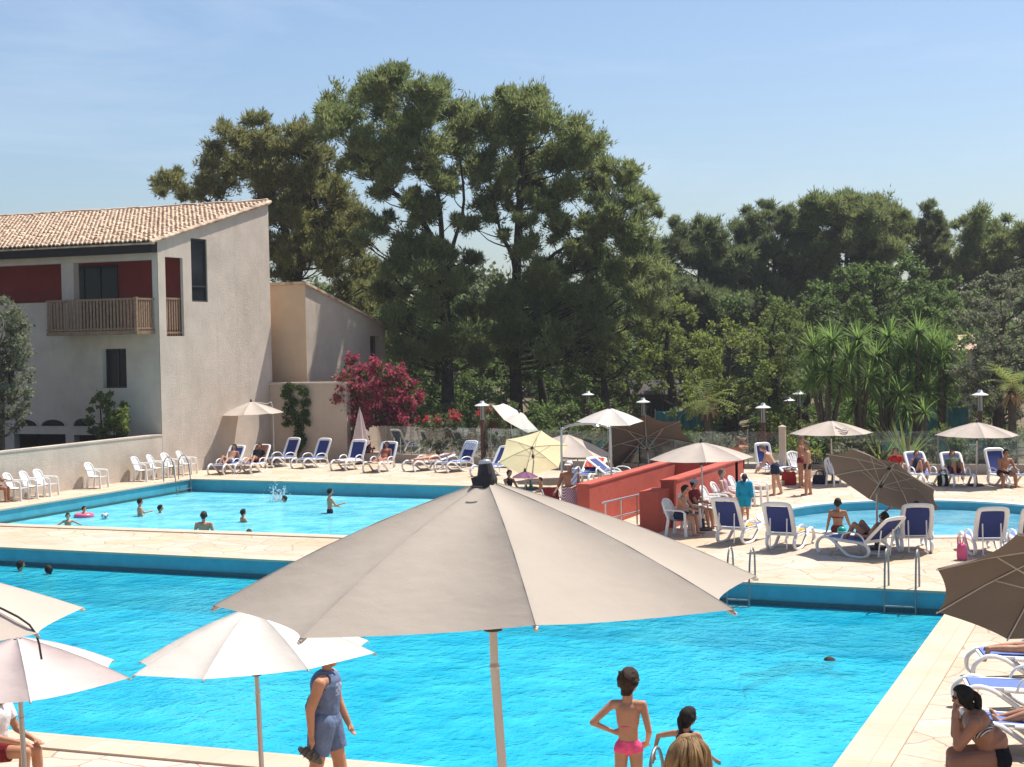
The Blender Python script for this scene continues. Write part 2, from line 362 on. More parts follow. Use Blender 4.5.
YR = onX(268, 203, XG)[0]; zr = onX(268, 204, XG)[1]; zc = onX(156, 241, XG)[1]
gz = lambda y: zc+(zr-zc)*(y-YF)/(YR-YF)
PF = lambda u, z, d: (u, YF+d, z)                       # front wall
PG = lambda u, z, d: (XG-d, u, z)                       # gable wall
def rectY(a, b, c, d, Y=YF): x0, z1 = onY(a, b, Y); x1, z0 = onY(c, d, Y); return (x0, x1, z0, z1)
def rectX(a, b, c, d, X=XG): y0, z1 = onX(a, b, X); y1, z0 = onX(c, d, X); return (y0, y1, z0, z1)
XL = -52.0
log1 = rectY(-20, 267, 62, 302); log2 = rectY(73, 263, 153.5, 330)
log1 = (XL+2.2, log1[1], log1[2], log2[3]); win1 = rectY(102, 349, 127, 388); win0 = rectY(-8, 352, 15, 388)
gar = rectY(14, 434, 66, 452); gar2 = rectY(74, 435, 128, 452)
mb = MB(); zeave = zc-.42
holes = [log1, log2, win1, win0, (gar[0], gar[1], -1.0, gar[3]), (gar2[0], gar2[1], -1.0, gar2[3])]
wall_holes(mb, PF, (XL, XG-.02), -1.2, lambda u: zeave+.2, holes, .35)
glog = rectX(165, 262, 184.5, 336); glog = (glog[0], glog[1], glog[2], gz((glog[0]+glog[1])/2)-.85)
gwin = rectX(190.5, 238, 208, 302)
wall_holes(mb, PG, (YF, YR), -1.2, gz, [glog, gwin], .12)
mb.quad((XG, YR, -1.2), (XL, YR, -1.2), (XL, YR, zr), (XG, YR, zr)); mb.quad((XL, YR, -1.2), (XL, YF, -1.2), (XL, YF, zc), (XL, YR, zr))
part('wall', mb, M_stucco, hb)
# loggia interior
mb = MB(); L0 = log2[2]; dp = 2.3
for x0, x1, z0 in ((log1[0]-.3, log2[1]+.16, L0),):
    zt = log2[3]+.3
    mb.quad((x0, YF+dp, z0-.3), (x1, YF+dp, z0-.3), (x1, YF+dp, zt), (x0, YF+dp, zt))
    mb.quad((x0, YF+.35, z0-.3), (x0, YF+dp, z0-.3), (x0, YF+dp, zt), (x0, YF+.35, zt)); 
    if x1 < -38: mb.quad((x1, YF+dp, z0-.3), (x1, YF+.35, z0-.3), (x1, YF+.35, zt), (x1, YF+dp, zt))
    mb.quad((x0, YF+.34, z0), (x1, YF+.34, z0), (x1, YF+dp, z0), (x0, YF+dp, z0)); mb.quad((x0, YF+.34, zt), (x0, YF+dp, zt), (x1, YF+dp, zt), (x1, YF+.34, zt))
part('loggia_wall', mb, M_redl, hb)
xg0, zg0 = onY(73, 264, YF+dp); xg1, _ = onY(116, 264, YF+dp)
def window(x0, x1, z0, z1, Y, bars=1, name='window'):
    mb = MB(); f = .06
    mb.quad((x0, Y, z0), (x1, Y, z0), (x1, Y, z1), (x0, Y, z1)); o = part(name, mb, M_glassd, hb)
    mb = MB()
    for a in [x0+f/2+(x1-x0-f)*k/(bars+1) for k in range(bars+2)]: mb.box((a-f/2, Y-.05, z0), (a+f/2, Y-.005, z1))
    for z in (z0, z1-f): mb.box((x0, Y-.045, z), (x1, Y-.008, z+f))
    part('frame', mb, M_dark, o)
window(xg0-.3, xg1+.1, L0, log2[3], YF+dp-.03, 2, 'patio_door')
window(win1[0]-.02, win1[1]+.02, win1[2], win1[3], YF+.3); window(win0[0]-.02, win0[1]+.02, win0[2], win0[3], YF+.3)
mb = MB(); Xw = XG-.10
mb.quad((Xw, gwin[0]-.02, gwin[2]), (Xw, gwin[1]+.02, gwin[2]), (Xw, gwin[1]+.02, gwin[3]), (Xw, gwin[0]-.02, gwin[3])); o = part('window', mb, M_glassd, hb)
mb = MB()
for y in (gwin[0]+.03, gwin[1]-.03): mb.box((Xw+.005, y-.03, gwin[2]), (Xw+.05, y+.03, gwin[3]))
for z in (gwin[2]+.03, gwin[2]+.62, gwin[3]-.03): mb.box((Xw+.008, gwin[0], z-.03), (Xw+.045, gwin[1], z+.03))
part('frame', mb, M_dark, o)
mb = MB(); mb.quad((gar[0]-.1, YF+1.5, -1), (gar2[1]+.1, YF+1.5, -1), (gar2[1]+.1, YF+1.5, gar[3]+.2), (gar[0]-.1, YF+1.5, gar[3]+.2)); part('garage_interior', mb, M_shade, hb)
# blind arches above the garage
for a, b, c, d in ((15, 420, 37, 426), (42, 420, 65, 426), (74, 419, 92, 426)):
    x0, z1 = onY(a, b, YF); x1, z0 = onY(c, d, YF); mb = MB(); n = 12; cx = (x0+x1)/2; r = (x1-x0)/2; h = z1-z0
    pts = [(cx+r*math.cos(PI*k/n), z0+h*math.sin(PI*k/n)) for k in range(n+1)]
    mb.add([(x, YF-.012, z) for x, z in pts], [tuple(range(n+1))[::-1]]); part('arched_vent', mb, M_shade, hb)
    mb = MB(); mb.tube([(cx+(r+.05)*math.cos(PI*k/n), YF-.01, z0+(h+.05)*math.sin(PI*k/n)) for k in range(n+1)], .05, 5); part('arch_moulding', mb, M_stucco, hb)
# timber beam under the eaves and roof
mb = MB(); mb.box((XL, YF-.42, zeave-.02), (XG+.01, YF-.02, zc-.1)); part('eaves_beam', mb, mat('black stained timber', (.012, .009, .007), .8, .2, 6), hb)
def roof_mat():
    m, t = nt('clay roof tiles'); c = coords(t); sp = t.nodes.new('ShaderNodeSeparateXYZ'); t.links.new(c, sp.inputs[0])
    def fl(s, k):
        a = N(t, 'ShaderNodeMath', operation='DIVIDE'); a.inputs[1].default_value = k; t.links.new(s, a.inputs[0])
        b = N(t, 'ShaderNodeMath', operation='FLOOR'); t.links.new(a.outputs[0], b.inputs[0]); return b.outputs[0]
    cb = t.nodes.new('ShaderNodeCombineXYZ'); t.links.new(fl(sp.outputs[0], .21), cb.inputs[0]); t.links.new(fl(sp.outputs[1], .32), cb.inputs[1])
    wn = t.nodes.new('ShaderNodeTexWhiteNoise'); t.links.new(cb.outputs[0], wn.inputs['Vector']); s2 = N(t, 'ShaderNodeSeparateColor'); t.links.new(wn.outputs['Color'], s2.inputs[0])
    a = mixc(t, s2.outputs[0], (.50, .33, .21), (.64, .50, .36)); a = mixc(t, ramp(t, s2.outputs[1], .72, 1), a, (.33, .21, .14))
    a = mixc(t, ramp(t, noise(t, c, 1.5, 6), .55, .8), a, (.30, .22, .15))
    b = N(t, 'ShaderNodeBsdfPrincipled', Roughness=.85); t.links.new(a, b.inputs['Base Color']); o = N(t, 'ShaderNodeOutputMaterial'); t.links.new(b.outputs[0], o.inputs[0]); return m
M_roof = roof_mat()
def tile_roof(x0, x1, y0, y1, z0, z1, per=.21, row=.32):
    nw = int((x1-x0)/per); ns = 6; L = y1-y0; nr = max(2, int(round(L/row))); xs = np.linspace(x0, x0+nw*per, nw*ns+1)
    prof = .075*np.abs(np.sin(np.pi*(xs-x0)/per))**.7; sl = (z1-z0)/L; vs = []; fs = []; mb = MB()
    jit = RNG.normal(0, .012, (nr, nw+1))
    for r in range(nr):
        base = len(vs); j = np.repeat(jit[r], ns)[:len(xs)]
        for y, lift in ((y0+r*L/nr-.05, .055), (y0+(r+1)*L/nr, .0)):
            vs += [(x, y+jj*1.5, z0+(y-y0)*sl+p+lift+jj) for x, p, jj in zip(xs, prof, j)]
        n = len(xs); vs += [(x, y0+r*L/nr-.05+jj*1.5, z0+(r*L/nr-.05)*sl+p+jj) for x, p, jj in zip(xs, prof, j)]
        fs += [(base+i, base+i+1, base+n+i+1, base+n+i) for i in range(n-1)]+[(base+2*n+i, base+2*n+i+1, base+i+1, base+i) for i in range(n-1)]
    return mb.add(vs, fs)
mb = tile_roof(XL-.2, XG+.12, YF-.55, YR+.15, zc-.06, zr+.08)
mb.box((XL-.2, YF-.5, zc-.14), (XG+.1, YF-.3, zc-.075))
mb.add([(XL-.2, YF-.5, zc-.09), (XG+.10, YF-.5, zc-.09), (XG+.10, YR+.15, zr+.05), (XL-.2, YR+.15, zr+.05)], [(0, 1, 2, 3)])
rf = part('roof', mb, M_roof, hb)
mb = MB(); mb.tube([(XL-.2+k*.4, YR+.12, zr+.13+RNG.normal(0, .012)) for k in range(int((XG+.2-XL)/.4)+1)], .11, 8); part('ridge_tile', mb, M_roof, rf)
mb = MB(); mb.tube([(XG+.06, y, gz(y)+.05+(.03 if k % 2 else 0)) for k, y in enumerate(np.linspace(YF-.5, YR+.1, 40))], .085, 7); part('verge_tile', mb, M_roof, rf)
# balcony
bx0 = onY(46, 316, YF-1.25)[0]; bx1 = onY(136, 316, YF-1.25)[0]; zb0 = L0-.35; ztp = onY(136, 298, YF-1.25)[1]; zb0 = onY(136, 334, YF-1.25)[1]
mb = MB(); mb.box((bx0, YF-1.25, zb0), (bx1, YF-.003, zb0+.14)); bal = part('balcony', mb, M_wood, hb)
def slats(mb, a, b, z0, z1, n):
    a, b = V(*a, 0), V(*b, 0)
    for k in range(n):
        p = a.lerp(b, (k+.5)/n); d = (b-a).normalized()*.045
        mb.bar((p.x, p.y, z0), (p.x, p.y, z1), .09, .028, up=V(d.y, -d.x, 0))
    for z in (z0+.12, z1-.02): mb.bar((a.x, a.y, z), (b.x, b.y, z), .07, .075)
mb = MB(); slats(mb, (bx0, YF-1.22), (bx1, YF-1.22), zb0+.1, ztp, 27); slats(mb, (bx1-.02, YF-1.2), (bx1-.02, YF-.05), zb0+.1, ztp, 8); slats(mb, (bx0+.02, YF-1.2), (bx0+.02, YF-.05), zb0+.1, ztp, 8)
mb.bar((bx1-.02, YF-1.22, zb0), (bx1-.02, YF-1.22, ztp+.05), .12, .12, up=V(0, 1, 0)); part('railing', mb, M_wood, bal)
mb = MB(); slats(mb, (XG-.15, glog[0]+.02), (XG-.15, glog[1]-.02), glog[2]+.02, onX(175, 298, XG)[1], 7); part('loggia_railing', mb, M_wood, hb)

# annex behind
XA = -34.55
an = thing('annex_building', 'smaller cream annex with sloping roof edge and warm-lit end wall beside the white house', 'building')
ya0, za0 = onX(305, 284.5, XA); ya1, za1 = onX(385, 327, XA); az = lambda y: za0+(za1-za0)*(y-ya0)/(ya1-ya0)
PA = lambda u, z, d: (XA-d, u, z); mb = MB(); aw = rectX(370, 336, 382, 366, XA)
wall_holes(mb, PA, (ya0, ya1), -.5, az, [aw], .4)
mb.quad((XA, ya1, -.5), (XA-6, ya1, -.5), (XA-6, ya1, za1), (XA, ya1, za1))
part('side_wall', mb, M_stucco2, an)
mb = MB(); mb.quad((XA-8, ya0, -.5), (XA, ya0, -.5), (XA, ya0, za0), (XA-8, ya0, za0)); part('end_wall', mb, M_warmlit, an)
mb = MB(); mb.quad((XA-.4, aw[0], aw[2]), (XA-.4, aw[1], aw[2]), (XA-.4, aw[1], aw[3]), (XA-.4, aw[0], aw[3])); wd = part('window', mb, M_glassd, an)
mb = MB(); y = (aw[0]+aw[1])/2
for a in (aw[0]+.04, y, aw[1]-.04): mb.box((XA-.395, a-.035, aw[2]), (XA-.34, a+.035, aw[3]))
part('frame', mb, M_wood, wd)
mb = MB(); e = .12
mb.add([(XA+.12, ya0-e, za0+.02), (XA+.12, ya1+e, za1-.02), (XA-8, ya1+e, za1-.02), (XA-8, ya0-e, za0+.02), (XA+.12, ya0-e, za0+.13), (XA+.12, ya1+e, za1+.09), (XA-8, ya1+e, za1+.09), (XA-8, ya0-e, za0+.13)],
       [(3, 2, 1, 0), (4, 5, 6, 7), (0, 1, 5, 4), (1, 2, 6, 5), (2, 3, 7, 6), (3, 0, 4, 7)])
part('roof', mb, M_roof, an)

# free-standing walls
def coursed(name, label, plan, z0, z1, m, cap=None, capm=None, capw=.05, cat='wall', z1b=None):
    a, b = plan[0], plan[-1]; mb = MB(); mb.poly(plan, z0, z1)
    o = part(name, mb, m); tag(o, label, cat)
    if cap:
        c = MB(); c.poly(inset(plan, capw), z1+.002, z1+cap); part('coping', c, capm or m, o)
    return o
coursed('boundary_wall', 'low white stuccoed wall behind the plastic chairs, left of the upper pool', [(XG-.3, 28), (XG, 28), (XG, YF-.01), (XG-.3, YF-.01)], -1.2, onX(100, 441, XG)[1]-.05, M_stucco, .06, M_stucco, .02)
YW = 60.6; xw1 = onY(346, 384, YW)[0]; zw = onY(310, 382, YW)[1]
coursed('garden_wall', 'tall cream wall with ivy between the white house and the magenta bougainvillea', [(XG+.01, YW), (xw1, YW), (xw1, YW+.35), (XG+.01, YW+.35)], -.2, zw-.1, M_stucco2, .09, M_stucco, .06)
# red walls round the stairwell
AX0, AX1, AY0, AY1 = -13.88, -13.55, 38.9, 46.9; ZW_R = 1.2
BX0, BX1, BY0 = -12.05, -11.7, 40.3
rw = part('red_wall', MB().poly([(AX0, AY0), (AX1, AY0), (AX1, AY1), (AX0, AY1)], -1.5, ZW_R), M_redw); tag(rw, 'red ochre wall on the left side of the sunken steps, behind the shower arch', 'wall')
part('coping', MB().poly(inset([(AX0, AY0), (AX1, AY0), (AX1, AY1), (AX0, AY1)], .02), ZW_R+.002, ZW_R+.05), M_redw, rw)
rw = part('red_wall', MB().poly([(AX0, AY1+.01), (BX1, AY1+.01), (BX1, AY1+.34), (AX0, AY1+.34)], -1.5, ZW_R), M_redw); tag(rw, 'short red end wall in shade joining the two long red walls', 'wall')
rw = part('red_wall', MB().poly([(BX0, BY0), (BX1, BY0), (BX1, 47.9), (BX0, 47.9)], -1.5, ZW_R), M_redw); tag(rw, 'red ochre wall behind the row of white chairs and the seated men', 'wall')
part('coping', MB().poly(inset([(BX0, BY0), (BX1, BY0), (BX1, 47.9), (BX0, 47.9)], .02), ZW_R+.002, ZW_R+.05), M_redw, rw)
rw = part('red_pillar', MB().poly([(BX0-.25, BY0-1.1), (BX0+.25, BY0-1.1), (BX0+.25, BY0-.02), (BX0-.25, BY0-.02)], -.02, 1.05), M_redw); tag(rw, 'square red pillar at the head of the sunken steps, beside the handrail', 'pillar')
part('wall_plate', MB().box((BX0+.251, BY0-.75, .45), (BX0+.27, BY0-.5, .8)), M_stucco, rw)
st = part('stone_step', MB().box((AX1+.02, AY0+.2, -.02), (BX0-.3, AY0+.9, .12)), M_stucco); tag(st, 'pale step at the entrance between the red walls', 'step')

# glass fence on its kerb
F0, F1, F2 = at(338, 459), at(640, 472), at(1100, 474)
def fence(a, b, label, n):
    a, b = V(a.x, a.y, 0), V(b.x, b.y, 0); d = (b-a).normalized(); nn = V(-d.y, d.x, 0); o = thing('glass_fence', label, 'fence', (0, 0, 0))
    mb = MB(); mb.poly([tuple((a+nn*-.15)[:2]), tuple((b+nn*-.15)[:2]), tuple((b+nn*.15)[:2]), tuple((a+nn*.15)[:2])], -.05, .32); part('kerb_wall', mb, M_stucco2, o)
    for k in range(n):
        p, q = a.lerp(b, k/n)+d*.03, a.lerp(b, (k+1)/n)-d*.03; mb = MB(); mb.bar((p.x, p.y, .92), (q.x, q.y, .92), .016, 1.14); part('glass_panel', mb, M_glass, o)
    for k in range(n+1):
        p = a.lerp(b, k/n); mb = MB(); mb.box((p.x-.018, p.y-.018, .32), (p.x+.018, p.y+.018, 1.50)); part('post', mb, M_steeld, o)
fence(F0, F1, 'clear glass panel fence behind the loungers, left half up to the big dark parasol', 11)
fence(F1, F2, 'clear glass panel fence on the right, in front of the yucca clump', 12)

# ------------------------------------------------------------------ parasols
def fabric(name, col, trans=.3):
    m, t = nt(name); c = coords(t)
    a = mixc(t, ramp(t, noise(t, c, 2.2, 5), .3, .7), tuple(x*.95 for x in col), tuple(min(1, x*1.05) for x in col)); a = mixc(t, ramp(t, noise(t, c, 5, 7, .7), .62, .9), a, tuple(x*.90 for x in col))
    h = N(t, 'ShaderNodeMath', operation='MULTIPLY_ADD'); h.inputs[1].default_value = .06; t.links.new(noise(t, c, 90, 2), h.inputs[0]); t.links.new(noise(t, coords(t, scale=(1, 1, 2.5)), 2.6, 3, .5), h.inputs[2])
    bp = N(t, 'ShaderNodeBump', Strength=.22, Distance=.06); t.links.new(h.outputs[0], bp.inputs['Height'])
    b = N(t, 'ShaderNodeBsdfPrincipled', Roughness=.85); b.inputs['Specular IOR Level'].default_value = .1; t.links.new(a, b.inputs['Base Color']); t.links.new(bp.outputs[0], b.inputs['Normal'])
    tr = N(t, 'ShaderNodeBsdfTranslucent'); t.links.new(a, tr.inputs[0]); mx = N(t, 'ShaderNodeMixShader', Fac=trans); t.links.new(b.outputs[0], mx.inputs[1]); t.links.new(tr.outputs[0], mx.inputs[2])
    o = N(t, 'ShaderNodeOutputMaterial'); t.links.new(mx.outputs[0], o.inputs[0]); return m
M_taupe = fabric('taupe parasol fabric', (.445, .385, .32), .18)
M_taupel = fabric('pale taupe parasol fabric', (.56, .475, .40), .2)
M_cream = fabric('cream parasol fabric', (.80, .74, .66), .25)
M_pinkw = fabric('pinkish white parasol fabric', (.74, .62, .58), .3)
M_yellow = fabric('yellow parasol fabric', (.78, .67, .42), .5)
M_purple = fabric('purple parasol fabric', (.26, .12, .20), .2)
M_brown = fabric('dark brown parasol fabric', (.10, .075, .062), .06)
M_taupd = fabric('shaded taupe parasol fabric', (.165, .132, .108), .04)  # shade of the tilted undersides put into the colour, a darker taupe
M_seam = mat('seam tape', (.30, .25, .205), .8, .1, 6)
def parasol(label, base, R, n, fab, hub, axis, rise, rot=0., lean=None, pole_r=.025, ribs=True, concave=.09, sag=.05, pole_m=None, base_z=None, strap=False, seams=None, finial=True, group='parasols round the pools', offset=None, dz=None):
    """base = foot of the pole, hub = point on the pole where the ribs meet (apex of the canopy above it), axis = way the canopy leans"""
    base, hub, ax = V(*base), V(*hub), V(*axis).normalized()
    o = thing('parasol', label, 'parasol', base, 0, group)
    q = V(0, 0, 1).rotation_difference(ax); M = q.to_matrix() @ Matrix.Rotation(rot, 3, 'Z'); apex = hub-base
    cor = [apex+M @ V(R*math.cos(2*PI*k/n), R*math.sin(2*PI*k/n), -rise) for k in range(n)]
    for k_, v_ in (dz or {}).items(): cor[k_] = cor[k_]+V(0, 0, v_)
    mb = MB(); ns, nt_ = 7, 10; cap_r = .035
    for k in range(n):
        A, B = cor[k], cor[(k+1) % n]; mid = (A+B)/2; inw = (apex-M @ V(0, 0, rise)-mid); rows = []
        for i in range(ns+1):
            sr = cap_r/R+(1-cap_r/R)*i/ns; row = []
            for j in range(nt_+1):
                u = j/nt_; e = A.lerp(B, u); bow = 4*u*(1-u)
                p = apex.lerp(e+inw*concave*bow*1.0, sr) - M @ V(0, 0, sag*R*bow*math.sin(PI*min(sr, 1)*.75)*.6)
                p += M @ V(0, 0, .03*R*math.sin(PI*sr))         # the rib bows a little
                row.append(p)
            rows.append(row)
        o_ = len(mb.v); vs = [p for r in rows for p in r]; w_ = nt_+1
        mb.add(vs, [(i*w_+j, (i+1)*w_+j, (i+1)*w_+j+1, i*w_+j+1) for i in range(ns) for j in range(nt_)])
    cm = mb.mesh('canopy'); bm = bmesh.new(); bm.from_mesh(cm); bmesh.ops.remove_doubles(bm, verts=bm.verts, dist=.0008); bm.to_mesh(cm); bm.free()
    cm.polygons.foreach_set('use_smooth', [True]*len(cm.polygons)); cm.set_sharp_from_angle(angle=rad(9))
    can = link('canopy', cm, fab, o)
    sd_ = MB()
    for k in range(n):
        pts = [apex.lerp(cor[k], s_)+M @ V(0, 0, .03*R*math.sin(PI*s_)-.0012) for s_ in (.04, .2, .4, .6, .8, 1.0)]
        sd_.tube(pts, .0028, 5)
    part('seam', sd_, seams or fab, can)
    if ribs:
        c = apex-M @ V(0, 0, rise*.45+.1); slid = apex-M @ V(0, 0, rise+.12)
        for k in range(n):
            rb = MB(); pts = [apex.lerp(cor[k], s_)+M @ V(0, 0, .03*R*math.sin(PI*s_)-.016) for s_ in (.03, .3, .6, 1.0)]
            rb.tube(pts, .011, 5); rb.tube([pts[-1], pts[-1]+(pts[-1]-pts[-2]).normalized()*.010], .0075, 6); r_ = part('rib', rb, M_rib, o)
            sb = MB(); sb.tube([slid, apex.lerp(cor[k], .52)+M @ V(0, 0, .02*R-.02)], .009, 5); part('strut', sb, M_rib, r_)
        hb_ = MB(); hb_.tube([slid+M @ V(0, 0, -.06), slid+M @ V(0, 0, .07)], .045, 10); part('runner', hb_, M_dark, o); hb_ = MB(); hb_.tube([apex-M @ V(0, 0, .09), apex-M @ V(0, 0, .02)], .05, 10); part('hub', hb_, M_dark, o)
    pm = MB()
    if offset is None:
        bend = apex-M @ V(0, 0, rise+.35); pm.tube([V(0, 0, 0), bend], pole_r, 10); pm.tube([bend, apex-M @ V(0, 0, .02)], pole_r*.9, 10)
        pm.ball(bend, pole_r*1.25, 8)
    else: pm.tube([V(0, 0, 0), V(0, 0, apex.z-rise*.55), V(0, 0, apex.z-rise*.3)+V(apex.x*.3, apex.y*.3, .03), apex-V(0, 0, .03)], pole_r, 10, smooth=4)
    part('pole', pm, pole_m or M_pole, o)
    bs = MB(); bs.lathe([(.0, .0), (.25, .0), (.26, .03), (.22, .07), (.06, .09), (.04, .3), (.0, .3)], 16); part('base', bs, M_dark, o)
    if finial:
        fn = MB(); fn.lathe([(.045, -.03), (.052, .0), (.034, .05), (.03, .085), (.0, .1)], 12); f_ = part('finial', fn, M_dark, o)
        f_.location = apex; f_.rotation_euler = q.to_euler()
    if strap:
        s2 = MB(); p = apex.lerp(cor[strap], .5)+M @ V(0, 0, .04); 
        s2.tube([apex.lerp(cor[strap], .3)+M @ V(0, 0, .06), apex.lerp(cor[strap], .62)+M @ V(0, 0, .055), apex.lerp(cor[strap], .95)+M @ V(0, 0, .03), cor[strap]+V(.02, 0, -.16)], .007, 6, smooth=4); part('strap', s2, M_dark, o)
    return o
def cv(x, y=0, z=0): return RT*x+FW*y+V(0, 0, z)       # metres: to the right / away / up
# the big one right in front of the terrace
hb_ = atD(487, 480, 7.52); ft = hb_+cv(.135, 0, 0); ft.z = 1.35
o = parasol('big taupe octagonal parasol filling the front centre of the picture, dark cap on top', ft, 1.29, 8, M_taupe, hb_, (-.022, -.0, 1), .53, rot=HEAD-rad(90-8.5), dz={0: .055, 6: .02}, pole_r=.022, concave=.10, sag=.05, finial=False)
fn = MB(); fn.lathe([(.044, -.035), (.050, .0), (.039, .045), (.031, .078), (.0, .083)], 14); f_ = part('cap', fn, M_dark, o); f_.location = hb_-ft; f_.rotation_euler = (0, -.1, 0)
fn = MB(); fn.lathe([(.031, .077), (.030, .090), (.018, .097), (.0, .099)], 14); part('finial', fn, M_steel, f_)
mb = MB(); p = (hb_-ft)
fl = MB(); fl.add([(-.055, -.06, .02), (-.03, -.085, -.085), (.035, -.08, -.06), (.05, -.05, .03)], [(0, 1, 2, 3)]); part('cap_flap', fl, M_dark, f_)
can_ = [c for c in o.children if c.name.startswith('canopy')][0]
for (x, y, l_) in ((477, 487, .05), (505, 553, .018)):
    dd = (atD(x, y, 7.36)-ft); mb = MB(); mb.tube([dd-RT*l_/2+UP*.0, dd+RT*l_/2], .006, 5); part('stitched_slit', mb, M_dark, can_)
# the rest
def pz(px, py, D): return atD(px, py, D)
g = at(266, 853); hb_ = atD(252, 606, g.dot(fwd0)); parasol('sunlit cream white parasol standing over the man in blue', g, 1.23, 8, M_cream, hb_, RT*-.05+fwd0*.05+V(0, 0, 1), .50, rot=HEAD-rad(90+13), seams=M_cream, concave=.11, ribs=True, finial=False)
hb_ = atD(17, 636, 15.2); g = atD(28, 767, 15.2); g.z = 0; parasol('pinkish white parasol at the left edge, above the person in the white shirt', g, 1.1, 6, M_pinkw, hb_, (-.03, 0, 1), .42, rot=HEAD-rad(90-22), seams=M_pinkw, concave=.13, sag=.1, finial=False)
hb_ = atD(-128, 559, 10.4); g = atD(-110, 760, 10.4); g.z = 1.35; parasol('taupe parasol cut by the left edge with a loose dark strap hanging', g, 1.33, 8, M_taupel, hb_, fwd0*.01+V(0, 0, 1), .42, rot=HEAD-rad(90-22), strap=1, concave=.07)
g = at(1062, 772); D = g.dot(fwd0); hb_ = atD(1062, 548, D); parasol('shaded taupe parasol tilted at the right edge, shading the woman in black bikini', g, 1.5, 8, M_taupd, hb_, rt0*.12+fwd0*.66+V(0, 0, 1), .5, rot=HEAD+rad(180+9), concave=.07)
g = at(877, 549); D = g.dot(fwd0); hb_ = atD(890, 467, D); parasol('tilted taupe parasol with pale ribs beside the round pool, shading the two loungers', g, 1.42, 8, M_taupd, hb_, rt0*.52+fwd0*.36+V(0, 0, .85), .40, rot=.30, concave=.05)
g = at(274, 465); D = g.dot(fwd0)-.3; hb_ = atD(251, 401.5, D); parasol('beige parasol with an off-centre pole against the wall of the white house', g, 1.36, 8, M_taupel, hb_, (-.03, 0, 1), .5, rot=.3, ribs=False, offset=1)
g = at(516, 462); hb_ = atD(519, 412, g.dot(fwd0)); parasol('white parasol tipped steeply to the right above the yellow one', g, 1.12, 6, M_cream, hb_, rt0*.52-fwd0*.24+V(0, 0, .8), .3, rot=.5, seams=M_cream, concave=.04)
g = at(531, 489); hb_ = atD(532, 447, g.dot(fwd0)+.2); parasol('yellow parasol tipped over so its underside and ribs face the pool', g, 1.2, 6, M_yellow, hb_, fwd0*.70+V(0, 0, .72)-rt0*.06, .3, rot=.12, seams=M_yellow, concave=.03)
g = at(526, 494); hb_ = atD(525, 471, g.dot(fwd0)); parasol('small purple child parasol beside the upper pool, under the yellow one', g, .46, 8, M_purple, hb_, (0, 0, 1), .2, ribs=False, pole_r=.012, seams=M_purple)
g = at(608, 478); hb_ = atD(610, 408, g.dot(fwd0)); parasol('white parasol seen between the two bends of the shower arch', g, 1.2, 6, M_cream, hb_, (.05, -.08, 1), .48, rot=.4, seams=M_cream)
g = at(575, 480); hb_ = atD(567, 434, g.dot(fwd0)); parasol('beige parasol over the loungers on the platform, right of the yellow one', g, 1.65, 8, M_taupel, hb_, (.06, 0, 1), .66, rot=.2)
g = at(650, 474); D = g.dot(fwd0); hb_ = atD(646, 437, D+.9); parasol('very dark brown parasol tilted away, its shaded hollow behind the left red wall', g, 1.75, 8, M_brown, hb_, fwd0*.80+V(0, 0, .75), .5, rot=.3, seams=M_brown)
g = at(703, 530); hb_ = atD(701, 442, g.dot(fwd0)); parasol('taupe parasol over the two men seated against the red wall', g, 1.34, 8, M_taupel, hb_, (-.01, 0, 1), .42, rot=.35)
g = at(833, 483); hb_ = atD(831, 420.5, g.dot(fwd0)); pl_ = parasol('beige parasol with a dark swirl emblem on its front panel', g, 1.36, 8, M_taupel, hb_, (.0, 0, 1), .42, rot=.28)
M_print = mat('black print', (.02, .02, .025), .8, .1, 5)
lg = MB()
for pts, w_ in (([(-.20, .02), (-.14, .07), (-.06, .07), (.02, .02), (.10, -.01), (.18, .01)], .02), ([(-.20, -.05), (-.10, -.08), (.0, -.09), (.12, -.07), (.2, -.02), (.24, .0)], .018), ([(-.17, .0), (-.09, -.02), (.0, -.05), (.1, -.06)], .012), ([(.06, .03), (.14, .06), (.2, .05)], .012), ([(-.22, .09), (-.15, .12), (-.1, .09)], .014)):
    q_ = [hb_-g+RT*(x+.16)+V(0, 0, -.29+y*1.0)-fwd0*(.86-y*2.3) for x, y in pts]; lg.tube(q_, w_, 5, smooth=3, flat=.5)
part('emblem', lg, M_print, pl_)
g = at(976, 486); hb_ = atD(977, 422, g.dot(fwd0)); parasol('beige parasol at the far right over the loungers in front of the glass fence', g, 1.32, 8, M_taupel, hb_, (.02, 0, 1), .42, rot=.28)
# the closed one
g = at(361, 464); D = g.dot(fwd0); t0, t1 = atD(361.5, 409, D).z, atD(361, 445, D).z
o = thing('closed_parasol', 'furled off-white parasol standing upright before the bougainvillea', 'parasol', g, 0, 'parasols round the pools')
mb = MB(); seg = 16; prof = [(.33, t1), (.30, t1+.1), (.17, t1+.75), (.07, t0-.2), (.02, t0)]; vs = []
for r, z in prof: vs += [(r*(1+.25*math.cos(8*2*PI*k/32))*math.cos(2*PI*k/32), r*(1+.25*math.cos(8*2*PI*k/32))*math.sin(2*PI*k/32), z+(.05*math.cos(8*2*PI*k/32) if z == t1 else 0)) for k in range(32)]
mb.add(vs, [(i*32+k, i*32+(k+1) % 32, (i+1)*32+(k+1) % 32, (i+1)*32+k) for i in range(4) for k in range(32)]); part('canopy', mb, M_pinkw, o, True)
mb = MB(); mb.tube([(0, 0, 0), (0, 0, t0+.06)], .025, 8); part('pole', mb, M_pole, o); mb = MB(); mb.lathe([(0, 0), (.25, 0), (.25, .05), (.05, .08), (0, .08)], 14); part('base', mb, M_dark, o)

